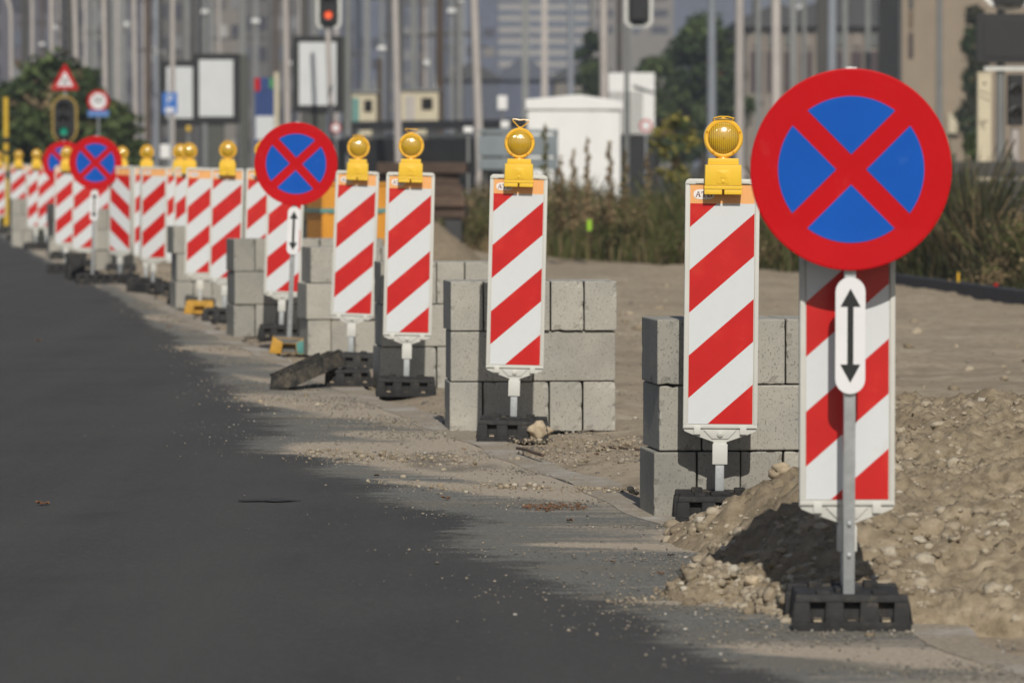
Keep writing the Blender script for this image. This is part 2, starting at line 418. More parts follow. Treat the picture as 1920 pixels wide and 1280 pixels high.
# ------------------------------------------------------------------ mesh builder
class MB:
    def __init__(s): s.v, s.f, s.m = [], [], []
    def poly(s, pts, mi=0):
        n = len(s.v)
        s.v += [tuple(p) for p in pts]
        s.f.append(tuple(range(n, n + len(pts))))
        s.m.append(mi)
    def box(s, x0, x1, y0, y1, z0, z1, mi=0, tx=0.0, ty=0.0):
        n = len(s.v)
        s.v += [(x0, y0, z0), (x1, y0, z0), (x1, y1, z0), (x0, y1, z0),
                (x0 + tx, y0 + ty, z1), (x1 - tx, y0 + ty, z1), (x1 - tx, y1 - ty, z1), (x0 + tx, y1 - ty, z1)]
        for q in ((0, 3, 2, 1), (4, 5, 6, 7), (0, 1, 5, 4), (1, 2, 6, 5), (2, 3, 7, 6), (3, 0, 4, 7)):
            s.f.append(tuple(n + i for i in q))
            s.m.append(mi)
    def prism(s, pts, y0, y1, mi=0):
        """outline in x,z (counter-clockwise seen from -y), from y0 (front) to y1"""
        n, k = len(s.v), len(pts)
        s.v += [(x, y0, z) for x, z in pts] + [(x, y1, z) for x, z in pts]
        s.f.append(tuple(n + i for i in range(k)))
        s.f.append(tuple(n + k + i for i in reversed(range(k))))
        s.m += [mi, mi]
        for i in range(k):
            j = (i + 1) % k
            s.f.append((n + j, n + i, n + k + i, n + k + j))
            s.m.append(mi)
    def cyl(s, p0, p1, r0, r1=None, n=16, mi=0, caps=True):
        r1 = r0 if r1 is None else r1
        p0, p1 = Vector(p0), Vector(p1)
        d = (p1 - p0).normalized()
        a = d.orthogonal().normalized()
        b = d.cross(a)
        k = len(s.v)
        for p, r in ((p0, r0), (p1, r1)):
            for i in range(n):
                t = 2 * math.pi * i / n
                s.v.append(tuple(p + a * (r * math.cos(t)) + b * (r * math.sin(t))))
        for i in range(n):
            j = (i + 1) % n
            s.f.append((k + i, k + j, k + n + j, k + n + i))
            s.m.append(mi)
        if caps:
            s.f.append(tuple(k + i for i in reversed(range(n))))
            s.f.append(tuple(k + n + i for i in range(n)))
            s.m += [mi, mi]
    def tube(s, pts, r, n=8, mi=0, closed=False):
        pts = [Vector(p) for p in pts]
        k = len(s.v)
        L = len(pts)
        prev = None
        for i, p in enumerate(pts):
            if closed: d = pts[(i + 1) % L] - pts[i - 1]
            else: d = pts[min(i + 1, L - 1)] - pts[max(i - 1, 0)]
            d.normalize()
            a = d.orthogonal().normalized() if prev is None else (prev - d * prev.dot(d)).normalized()
            prev = a
            b = d.cross(a)
            for q in range(n):
                t = 2 * math.pi * q / n
                s.v.append(tuple(p + a * (r * math.cos(t)) + b * (r * math.sin(t))))
        for i in range(L if closed else L - 1):
            i2 = (i + 1) % L
            for q in range(n):
                q2 = (q + 1) % n
                s.f.append((k + i * n + q, k + i * n + q2, k + i2 * n + q2, k + i2 * n + q))
                s.m.append(mi)
        if not closed:
            s.f.append(tuple(k + q for q in reversed(range(n))))
            s.f.append(tuple(k + (L - 1) * n + q for q in range(n)))
            s.m += [mi, mi]
    def lathe_y(s, prof, c, n=32, mi=0):
        """profile of (radius, y) turned about the y axis through c"""
        k = len(s.v)
        for r, y in prof:
            for i in range(n):
                t = 2 * math.pi * i / n
                s.v.append((c[0] + r * math.cos(t), c[1] + y, c[2] + r * math.sin(t)))
        for a in range(len(prof) - 1):
            for i in range(n):
                j = (i + 1) % n
                s.f.append((k + a * n + i, k + a * n + j, k + (a + 1) * n + j, k + (a + 1) * n + i))
                s.m.append(mi)
    def xform(s, fn):
        s.v = [tuple(fn(Vector(p))) for p in s.v]
    def build(s, name, mats, parent=None, smooth=False, bevel=0.0, seg=2, angle=35):
        me = bpy.data.meshes.new(name)
        me.from_pydata(s.v, [], s.f)
        mats = mats if isinstance(mats, (list, tuple)) else [mats]
        for q in mats: me.materials.append(q)
        me.polygons.foreach_set('material_index', s.m)
        bm = bmesh.new()
        bm.from_mesh(me)
        if bevel:
            bmesh.ops.remove_doubles(bm, verts=bm.verts, dist=1e-5)
            ed = [e for e in bm.edges if len(e.link_faces) == 2 and e.calc_face_angle(0) > R(angle)]
            bmesh.ops.bevel(bm, geom=ed, offset=bevel, segments=seg, profile=0.6, affect='EDGES', clamp_overlap=True)
        bmesh.ops.recalc_face_normals(bm, faces=bm.faces)
        bm.to_mesh(me)
        bm.free()
        if smooth:
            me.polygons.foreach_set('use_smooth', [True] * len(me.polygons))
            me.set_sharp_from_angle(angle=R(38))
        o = bpy.data.objects.new(name, me)
        COL.objects.link(o)
        if parent: o.parent = parent
        return o

def tag(o, label=None, cat=None, group=None, kind=None):
    if label: o['label'] = label
    if cat: o['category'] = cat
    if group: o['group'] = group
    if kind: o['kind'] = kind
    return o
def empty(name, loc, rot=(0, 0, 0)):
    o = bpy.data.objects.new(name, None)
    o.empty_display_size = 0.2
    COL.objects.link(o)
    o.location = loc
    o.rotation_euler = rot
    return o
def copy_tree(o, parent=None):
    c = o.copy()
    COL.objects.link(c)
    c.parent = parent
    for ch in [x for x in o.children]: copy_tree(ch, c)
    return c
def np_mesh(name, v, f, mats, mi=None, smooth=False, kind=None):
    """v (n,3), f (m,k) numpy"""
    me = bpy.data.meshes.new(name)
    k = f.shape[1]
    me.vertices.add(len(v))
    me.vertices.foreach_set('co', np.ascontiguousarray(v, dtype=np.float32).ravel())
    me.loops.add(len(f) * k)
    me.loops.foreach_set('vertex_index', np.ascontiguousarray(f, dtype=np.int32).ravel())
    me.polygons.add(len(f))
    me.polygons.foreach_set('loop_start', np.arange(len(f), dtype=np.int32) * k)
    for q in (mats if isinstance(mats, (list, tuple)) else [mats]): me.materials.append(q)
    if mi is not None: me.polygons.foreach_set('material_index', np.ascontiguousarray(mi, dtype=np.int32))
    if smooth: me.polygons.foreach_set('use_smooth', np.ones(len(f), dtype=bool))
    me.update(calc_edges=True)
    me.validate()
    o = bpy.data.objects.new(name, me)
    COL.objects.link(o)
    if kind: o['kind'] = kind
    return o
rng = np.random.default_rng(7)
rnd = random.Random(11)

# ------------------------------------------------------------------ ground and road
KR = 1187.0 / F      # the road runs to the left of the view axis
_TY = [6, 13.5, 16.4, 19, 22, 25, 30, 36, 43, 52, 64, 86, 120, 170]
_TU = [3.10, 2.93, 2.86, 2.86, 2.79, 2.72, 2.62, 2.54, 2.53, 2.50, 2.46, 2.28, 1.9, 1.2]
_SY = [6, 13, 15.4, 20, 23, 28, 34, 47, 60, 90, 170]
_SD = [0.75, 0.72, 0.85, 0.85, 0.95, 0.65, 0.38, 0.22, 0.28, 0.2, 0.2]
def edge_u(Y): return np.interp(Y, _TY, _TU)
def edge_x(Y): return edge_u(Y) - KR * Y
def worn(Y): return np.interp(Y, _SY, _SD)

def axis(fine0, fine1, step, lo, hi, grow=1.25):
    a = list(np.arange(fine0, fine1 + 1e-6, step))
    s = step
    while a[-1] < hi:
        s *= grow
        a.append(min(hi, a[-1] + s))
    s = step
    while a[0] > lo:
        s *= grow
        a.insert(0, max(lo, a[0] - s))
    return np.array(a)
gx = axis(-8, 9, 0.09, -1500, 1500)
gy = axis(11, 60, 0.14, -60, 2600)
GX, GY = np.meshgrid(gx, gy)
def ground_z(X, Y):
    ex = edge_x(np.clip(Y, 6, 170))
    d = X - ex
    near = sst(90, 60, Y)
    h = 0.05 * (fbm(X * 0.8, Y * 0.5, seed=3) - 0.5) * 2 + 0.03 * (fbm(X * 6, Y * 3.5, seed=9, octv=3) - 0.5) * 2
    up = sst(0.05, 0.6, d)
    z = -0.03 + up * (0.03 + near * h)
    return z
GZ = ground_z(GX, GY)
ny, nx = GX.shape
idx = np.arange(ny * nx).reshape(ny, nx)
q = np.stack([idx[:-1, :-1], idx[:-1, 1:], idx[1:, 1:], idx[1:, :-1]], -1).reshape(-1, 4)
np_mesh('ground', np.stack([GX, GY, GZ], -1).reshape(-1, 3), q, MAT['ground'], smooth=True, kind='structure')

# sand dragged over the margin by site traffic: (px0, py0, px1, py1, half thickness in rows, strength)
STAINS = [(540, 842, 905, 868, 22, 1.0), (330, 849, 590, 850, 4.5, 0.55), (850, 884, 1240, 903, 24, 1.0), (690, 899, 960, 922, 7, 0.7),
          (870, 916, 1200, 936, 9, 0.9), (430, 744, 830, 788, 14, 0.85), (300, 650, 540, 664, 7, 0.95), (620, 812, 900, 826, 11, 0.45),
          (1000, 1021, 1400, 1030, 5, 0.65), (1130, 1129, 1480, 1134, 6, 0.55), (1340, 1216, 1960, 1246, 16, 0.60), (250, 592, 410, 606, 8, 0.5),
          (140, 512, 300, 532, 9, 0.8), (420, 700, 560, 725, 6, 0.35), (1250, 1010, 1420, 1046, 12, 0.75), (560, 690, 720, 740, 10, 0.6), (60, 470, 150, 500, 7, 0.6)]
def stain(X, Y):
    px = X / Y * F + 960
    py = 300 + F * HC / Y
    tot = np.zeros_like(X)
    for x0, y0, x1, y1, th, st in STAINS:
        t = np.clip((px - x0) / (x1 - x0), -0.6, 1.4)
        cy = y0 + (y1 - y0) * t
        along = sst(-0.12, 0.22, t) * sst(1.35, 1.0, t)
        tot = np.maximum(tot, st * along * np.exp(-((py - cy) / (th * (0.55 + 0.6 * np.clip(t, 0, 1)))) ** 2))
    return tot
ry = np.concatenate([np.arange(3, 11, 0.5), np.arange(11, 46, 0.08), np.arange(46, 72, 0.4), np.arange(72, 171, 3.0)])
rt = np.concatenate([np.arange(0, 2.4, 0.07), [2.6, 3, 3.6, 4.5, 6, 9, 18, 40]])
ex = edge_x(ry)
RX = ex[:, None] - rt[None, :] + 0.035 * (vnoise(ry * 1.7, ry * 0, seed=5) - 0.5)[:, None] * (rt[None, :] < 0.05)
RYg = np.repeat(ry[:, None], len(rt), 1)
RZ = np.zeros_like(RX)
v = np.stack([RX, RYg, RZ], -1).reshape(-1, 3)
idx = np.arange(v.shape[0]).reshape(RX.shape)
q = np.stack([idx[:-1, :-1], idx[1:, :-1], idx[1:, 1:], idx[:-1, 1:]], -1).reshape(-1, 4)
road = np_mesh('road', v, q, MAT['asphalt'], kind='structure')
uvl = road.data.uv_layers.new(name='edge')
dn = (rt[None, :] / worn(ry)[:, None]).reshape(-1)
sn = stain(RX, RYg).reshape(-1)
li = np.zeros(len(road.data.loops), dtype=np.int32)
road.data.loops.foreach_get('vertex_index', li)
uvl.data.foreach_set('uv', np.stack([dn[li], sn[li]], -1).astype(np.float32).ravel())

# pale gutter strip along the road edge
gs = MB()
ys = np.concatenate([np.arange(8, 45, 0.12), np.arange(45, 110, 0.5)])
for a, b in zip(ys[:-1], ys[1:]):
    pts = []
    for yy, off in ((a, -0.03), (a, 0.15), (b, 0.15), (b, -0.03)):
        xx = float(edge_x(yy)) + off + (0.035 * math.sin(yy * 2.3) + 0.025 * math.sin(yy * 5.1 + 1)) * (1.0 if off > 0.1 else 0.55)
        pts.append((xx, yy))
    gs.poly([(x, y, 0.0025) for x, y in pts])
    gs.poly([(pts[1][0], a, 0.0025), (pts[1][0], a, -0.05), (pts[2][0], b, -0.05), (pts[2][0], b, 0.0025)])
    gs.poly([(pts[0][0], a, -0.02), (pts[0][0], a, 0.0025), (pts[3][0], b, 0.0025), (pts[3][0], b, -0.02)])
tag(gs.build('gutter_strip', MAT['gutter']), kind='structure')

# ------------------------------------------------------------------ heaps of dirt
def heap_h(X, Y):
    # big bank behind and right of the nearest sign
    fr = 13.72 - 0.42 * (X - 0.9)                  # front toe line
    fr = np.where(X < 0.9, 13.72 + 1.9 * (0.9 - X), fr)
    t = Y - fr
    left = sst(0.40, 1.0, X - 0.13 * np.clip(Y - 15.1, 0, 9))
    big = 0.09 * sst(0.0, 0.28, t) + 0.21 * sst(0.2, 1.5, t) + 0.15 * sst(1.2, 4.2, t) * sst(0.9, 1.6, X)
    big = big * left * sst(8.2, 4.4, t)
    # low tongue in front of the second foot
    b = 0.27 * np.exp(-(((X - 1.02) / 0.34) ** 2 + ((Y - 16.75) / 0.62) ** 2))
    c = 0.12 * np.exp(-(((X - 0.74) / 0.20) ** 2 + ((Y - 16.8) / 0.40) ** 2))
    tg = 0.10 * np.exp(-(((X - 0.62) / 0.17) ** 2 + ((Y - 14.6) / 0.22) ** 2))
    return np.maximum(np.maximum(big, tg), np.maximum(b, c))
hx = np.arange(0.30, 4.0, 0.017)
hy = np.arange(12.6, 22.0, 0.022)
HX, HY = np.meshgrid(hx, hy)
H0 = heap_h(HX, HY)
lump = fbm(HX * 9, HY * 9, seed=31, octv=4, gain=0.6) - 0.5
bil = 1 - np.abs(2 * fbm(HX * 14, HY * 14, seed=77, octv=3) - 1) * 2
HZ = H0 - 0.03 - 0.10 * sst(0.05, 0.0, H0) + sst(0.0, 0.08, H0) * (0.075 * lump + 0.018 * bil + 0.070 * (fbm(HX * 26, HY * 26, seed=53, octv=3, gain=0.75) - 0.5) + 0.12 * (fbm(HX * 2.2, HY * 2.2, seed=4, octv=2) - 0.5) * sst(0.1, 0.3, H0))
ny, nx = HX.shape
idx = np.arange(ny * nx).reshape(ny, nx)
q = np.stack([idx[:-1, :-1], idx[:-1, 1:], idx[1:, 1:], idx[1:, :-1]], -1).reshape(-1, 4)
keep = (HZ.reshape(-1)[q].max(1) > -0.08)
o = np_mesh('dirt_heap', np.stack([HX, HY, HZ], -1).reshape(-1, 3), q[keep], MAT['heap'], smooth=False)
tag(o, 'large brown heap of crumbly dug earth behind and right of the nearest sign', 'earth heap')
def heap_at(x, y):
    i = np.clip(((y - hy[0]) / 0.022).astype(int), 0, ny - 1)
    j = np.clip(((x - hx[0]) / 0.017).astype(int), 0, nx - 1)
    return HZ[i, j]

# clump shapes
def ico_variants(n, sub, rough, seed):
    out = []
    for k in range(n):
        bm = bmesh.new()
        bmesh.ops.create_icosphere(bm, subdivisions=sub, radius=1.0)
        v = np.array([x.co[:] for x in bm.verts])
        f = np.array([[x.index for x in fc.verts] for fc in bm.faces])
        bm.free()
        d = 1 + rough * (fbm(v[:, 0] * 1.6 + 9 * k + seed, v[:, 1] * 1.6 + 50, v[:, 2] * 1.6 + 50, seed=k, octv=3) - 0.5) * 2
        out.append((v * d[:, None], f))
    return out
def scatter(name, pos, size, var, mats, flat=0.75, kind='stuff', smooth=True):
    V_, F_, off = [], [], 0
    n = len(pos)
    ang = rng.uniform(0, 2 * np.pi, n)
    pick = rng.integers(0, len(var), n)
    for k, (v, f) in enumerate(var):
        s = np.where(pick == k)[0]
        if not len(s): continue
        sx = size[s] * rng.uniform(0.8, 1.3, len(s))
        sy = size[s] * rng.uniform(0.8, 1.3, len(s))
        sz = size[s] * flat * rng.uniform(0.8, 1.2, len(s))
        c_, s_ = np.cos(ang[s]), np.sin(ang[s])
        lx = v[None, :, 0] * sx[:, None]
        ly = v[None, :, 1] * sy[:, None]
        lz = v[None, :, 2] * sz[:, None]
        P = np.stack([lx * c_[:, None] - ly * s_[:, None] + pos[s, 0:1], lx * s_[:, None] + ly * c_[:, None] + pos[s, 1:2], lz + pos[s, 2:3]], -1)
        V_.append(P.reshape(-1, 3))
        F_.append((f[None] + (np.arange(len(s)) * len(v))[:, None, None] + off).reshape(-1, 3))
        off += len(s) * len(v)
    return np_mesh(name, np.concatenate(V_), np.concatenate(F_), mats, smooth=smooth, kind=kind)
big_v = []
for v_, f_ in ico_variants(9, 2, 0.60, 3):
    q_ = len(big_v)
    dd_ = 1 + 0.42 * (vnoise(v_[:, 0] * 3.1 + q_ * 5, v_[:, 1] * 3.1 + 30, v_[:, 2] * 3.1 + 30, seed=60 + q_) - 0.5)
    big_v.append((v_ * dd_[:, None], f_))
small_v = ico_variants(4, 1, 0.35, 8)
# clods on the heap: dense and pale along the toe, sparser higher up
n = 52000
cx = rng.uniform(0.4, 3.6, n)
cy = rng.uniform(12.9, 18.5, n)
h = heap_at(cx, cy)
toe = np.exp(-np.clip(h - 0.0, 0, 1) / 0.20)
clump = fbm(cx * 2.2, cy * 2.2, seed=12, octv=3)
ok = (h > 0.0) & (rng.random(n) < (0.10 + 0.95 * toe) * sst(0.38, 0.58, clump + 0.16 * toe))
cx, cy, h = cx[ok], cy[ok], h[ok]
sz = np.clip(rng.lognormal(-5.0, 0.62, len(cx)), 0.003, 0.030)
scatter('earth_clods', np.stack([cx, cy, h - sz * 0.05], -1), sz, big_v, MAT['clod'], smooth=False)
# ridge of clods spilling left over the gutter
n = 900
t = rng.random(n)
cx = PX(1275, 14.7) + t * 0.42 + rng.normal(0, 0.035, n)
cy = 14.75 - t * 0.85 + rng.normal(0, 0.10, n) * (0.5 + t)
sz = np.clip(rng.lognormal(-4.75, 0.55, n), 0.005, 0.026)
scatter('loose_clods', np.stack([cx, cy, np.maximum(heap_at(cx, cy), 0) + sz * 0.1], -1), sz, big_v, MAT['clod'], smooth=False)

# grit and pebbles over the rough margin
n = 26000
gy_ = 11.5 + (rng.random(n) ** 1.5) * 34
dd = np.abs(rng.normal(0, 0.46, n)) * worn(gy_) * 1.15
pat = fbm(dd * 1.2 + 40, gy_ * 1.9, seed=21, octv=4)
ok = rng.random(n) < sst(0.38, 0.62, pat) * 0.95 + 0.05
gy_, dd = gy_[ok], dd[ok]
gxp = edge_x(gy_) - dd
sz = np.clip(rng.lognormal(-5.95, 0.42, len(gy_)), 0.0015, 0.008)
scatter('gravel', np.stack([gxp, gy_, np.full(len(gy_), 0.002) + sz * 0.3], -1), sz, small_v, MAT['grit'])
# pebbles on the sand right of the gutter
n = 22000
gy_ = 13 + (rng.random(n) ** 1.3) * 44
gxp = edge_x(gy_) + 0.05 + rng.exponential(1.5, n)
sz = np.clip(rng.lognormal(-5.4, 0.55, n), 0.002, 0.022)
pat = fbm(gxp * 1.1 + 7, gy_ * 0.9, seed=41, octv=3)
ok = rng.random(n) < sst(0.40, 0.62, pat)
gy_, gxp, sz = gy_[ok], gxp[ok], sz[ok]
scatter('pebbles', np.stack([gxp, gy_, ground_z(gxp, gy_) + sz * 0.3], -1), sz, small_v, MAT['grit'])
n = 420
gy_ = rng.uniform(17, 62, n)
gxp = np.maximum(edge_x(gy_) + 0.5 + rng.random(n) * 5.5, -1.0)
sz = np.clip(rng.lognormal(-4.0, 0.5, n), 0.008, 0.05)
scatter('stones', np.stack([gxp, gy_, ground_z(gxp, gy_) + sz * 0.15], -1), sz, big_v, MAT['clod'], smooth=False)
# ridges of rubble pushed up by wheels: (px0, py0, px1, py1, count, spread, size)
def ridge(name, px0, py0, px1, py1, n, sp, mu, hgt=0.03):
    hgt = hgt * 0.6
    n = int(n * 0.9)
    Y0, Y1 = YG(py0), YG(py1)
    X0, X1 = PX(px0, Y0), PX(px1, Y1)
    t = rng.random(n)
    y = Y0 + (Y1 - Y0) * t + rng.normal(0, sp, n)
    x = X0 + (X1 - X0) * t + rng.normal(0, 0.03, n)
    s = np.clip(rng.lognormal(mu - 1.5, 0.8, n), 0.0010, 0.018)
    hh = hgt * np.exp(-((y - (Y0 + (Y1 - Y0) * t)) / sp) ** 2) * rng.random(n)
    z = np.maximum(0, ground_z(x, y)) + hh + s * 0.2
    scatter(name, np.stack([x, y, z], -1), s, small_v, MAT['clod'], smooth=False)
ridge('rubble', 560, 852, 900, 868, 1500, 0.30, -4.8)
ridge('rubble', 900, 912, 1200, 925, 420, 0.10, -4.3)
ridge('rubble', 700, 903, 900, 925, 380, 0.16, -5.0, 0.01)
ridge('rubble', 960, 838, 1200, 850, 1300, 0.55, -4.6, 0.05)
ridge('rubble', 440, 745, 830, 800, 900, 0.5, -5.0, 0.01)
ridge('rubble', 300, 650, 520, 665, 500, 0.35, -4.9, 0.02)
ridge('rubble', 160, 515, 310, 530, 800, 1.6, -4.3, 0.12)
ridge('rubble', 1150, 1130, 1260, 1122, 200, 0.05, -5.0, 0.005)

# ------------------------------------------------------------------ warning beacon
LET = {
 'A': [[(0.0, 0), (0.30, 0), (0.30, 0.12), (0.0, 0.12)], [(0.58, 0), (1.0, 0), (1.0, 0.12), (0.58, 0.12)],
       [(0.08, 0.12), (0.20, 0.12), (0.56, 1.0), (0.42, 1.0)], [(0.68, 0.12), (0.90, 0.12), (0.62, 1.0), (0.50, 1.0)],
       [(0.30, 0.34), (0.72, 0.34), (0.68, 0.46), (0.34, 0.46)]],
 'T': [[(0.0, 0.88), (1.0, 0.88), (1.0, 1.0), (0.0, 1.0)], [(0.0, 0.66), (0.10, 0.66), (0.14, 0.88), (0.0, 0.88)],
       [(0.90, 0.66), (1.0, 0.66), (1.0, 0.88), (0.86, 0.88)], [(0.40, 0.10), (0.60, 0.10), (0.60, 0.88), (0.40, 0.88)],
       [(0.25, 0), (0.75, 0), (0.75, 0.10), (0.25, 0.10)]],
 'B': [[(0.0, 0), (0.7, 0), (0.7, 0.10), (0.0, 0.10)], [(0.0, 0.90), (0.65, 0.90), (0.65, 1.0), (0.0, 1.0)],
       [(0.10, 0.10), (0.32, 0.10), (0.32, 0.90), (0.10, 0.90)], [(0.32, 0.46), (0.75, 0.46), (0.75, 0.56), (0.32, 0.56)],
       [(0.66, 0.56), (0.75, 0.52), (0.88, 0.64), (0.88, 0.82), (0.76, 0.95), (0.65, 0.93)],
       [(0.68, 0.02), (0.80, 0.05), (0.96, 0.17), (0.96, 0.36), (0.82, 0.48), (0.70, 0.46)]],
}
def clip_band(x0, x1, z0, z1, lo, hi):
    """rectangle clipped to lo <= g <= hi with g = z + slope*x handled by caller (half planes as functions)"""
    def cut(pts, fn):
        out = []
        for i, p in enumerate(pts):
            qn = pts[(i + 1) % len(pts)]
            a, b = fn(p), fn(qn)
            if a >= 0: out.append(p)
            if (a >= 0) != (b >= 0):
                t = a / (a - b)
                out.append((p[0] + (qn[0] - p[0]) * t, p[1] + (qn[1] - p[1]) * t))
        return out
    pts = [(x0, z0), (x1, z0), (x1, z1), (x0, z1)]
    pts = cut(pts, lo)
    return cut(pts, hi) if len(pts) > 2 else []
def film_mesh(mirror):
    mb = MB()
    y = -0.0105
    x0, x1, z0, z1 = -0.119, 0.119, 0.355, 1.169
    sl = 0.885
    off = 0.088
    per = 0.158
    for k in range(-2, 9):
        a, b = off + per * (k - 1), off + per * k       # depth below the top edge measured at the left edge
        g = lambda p: (z1 - p[1]) + sl * ((p[0] - x0) if not mirror else (x1 - p[0]))
        sh = 0.085 if mirror else 0.0
        pts = clip_band(x0, x1, z0, z1, lambda p: g(p) - (a + sh), lambda p: (b + sh) - g(p))
        if len(pts) > 2: mb.poly([(p[0], y, p[1]) for p in pts], 1 if k % 2 == 0 else 0)
    mb.poly([(x0, y, z1), (x1, y, z1), (x1, y, 1.239), (x0, y, 1.239)], 2)
    # logo field, a rounded lozenge
    c = (-0.068, 1.203)
    pts = []
    for i in range(36):
        t = 2 * math.pi * i / 36
        cx_, sx_ = math.cos(t), math.sin(t)
        pts.append((c[0] + 0.039 * math.copysign(abs(cx_) ** 0.55, cx_), y - 0.0012, c[1] + 0.0185 * math.copysign(abs(sx_) ** 0.8, sx_)))
    mb.poly(pts, 3)
    for i, ch in enumerate('ATB'):
        w_, h_ = 0.0195, 0.0195
        bx = c[0] - 0.0315 + i * 0.0215
        for pl in LET[ch]:
            mb.poly([(bx + px * w_, y - 0.0022, c[1] - h_ / 2 + pz * h_) for px, pz in pl], 4)
    return mb
def rounded(x0, x1, z0, z1, r, n=5, corners=(1, 1, 1, 1)):
    pts = []
    for (cx_, cz_, a0, on) in ((x0 + r, z0 + r, 180, corners[0]), (x1 - r, z0 + r, 270, corners[1]), (x1 - r, z1 - r, 0, corners[2]), (x0 + r, z1 - r, 90, corners[3])):
        if on:
            for i in range(n + 1):
                t = R(a0 + 90 * i / n)
                pts.append((cx_ + r * math.cos(t), cz_ + r * math.sin(t)))
        else:
            t = R(a0 + 45)
            pts.append((cx_ + r * math.copysign(1, math.cos(t)), cz_ + r * math.copysign(1, math.sin(t))))
    return pts
def foot_mb(W=0.336, D=0.42, H=0.102, pockets=True):
    mb = MB()
    h = W / 2
    mb.box(-h + 0.012, h - 0.012, -D / 2 + 0.028, D / 2 - 0.02, 0.0, H * 0.93, 0, 0.010, 0.006)
    # front and back ribs with pockets between them
    for sgn in (-1, 1):
        segs = [(-h, -h * 0.66), (-h * 0.40, -0.055), (0.045, h * 0.40), (h * 0.66, h)]
        segs = [(-h, -0.116), (-0.078, -0.02), (0.02, 0.078), (0.116, h)]
        y0 = sgn * (D / 2 - 0.0)
        y1 = sgn * (D / 2 - 0.05)
        for a, b in segs:
            mb.box(a, b, min(y0, y1), max(y0, y1), 0.022, H * 0.80, 0, 0.004, 0.004)
        mb.box(-h, h, min(y0, y1), max(y0, y1), 0.0, 0.022, 0)
        mb.box(-h + 0.006, h - 0.006, min(y0, y1) + 0.004, max(y0, y1) - 0.004, H * 0.80, H, 0, 0.004, 0.004)
        if sgn < 0:
            for x in (-0.097, 0.0, 0.097):
                mb.box(x - 0.015, x + 0.015, -D / 2 + 0.006, -D / 2 + 0.03, 0.022, 0.030 + 0.006 * abs(math.sin(x * 50)), 1)
    for x in (-0.10, 0.06):
        mb.box(x, x + 0.04, -D / 2 + 0.02, -D / 2 + 0.09, H * 0.9, H + 0.010, 0)
        mb.box(x, x + 0.04, D / 2 - 0.09, D / 2 - 0.03, H * 0.9, H + 0.010, 0)
    mb.box(-0.035, 0.035, -0.045, 0.045, H * 0.9, H + 0.006, 0)
    return mb
MESH = {}
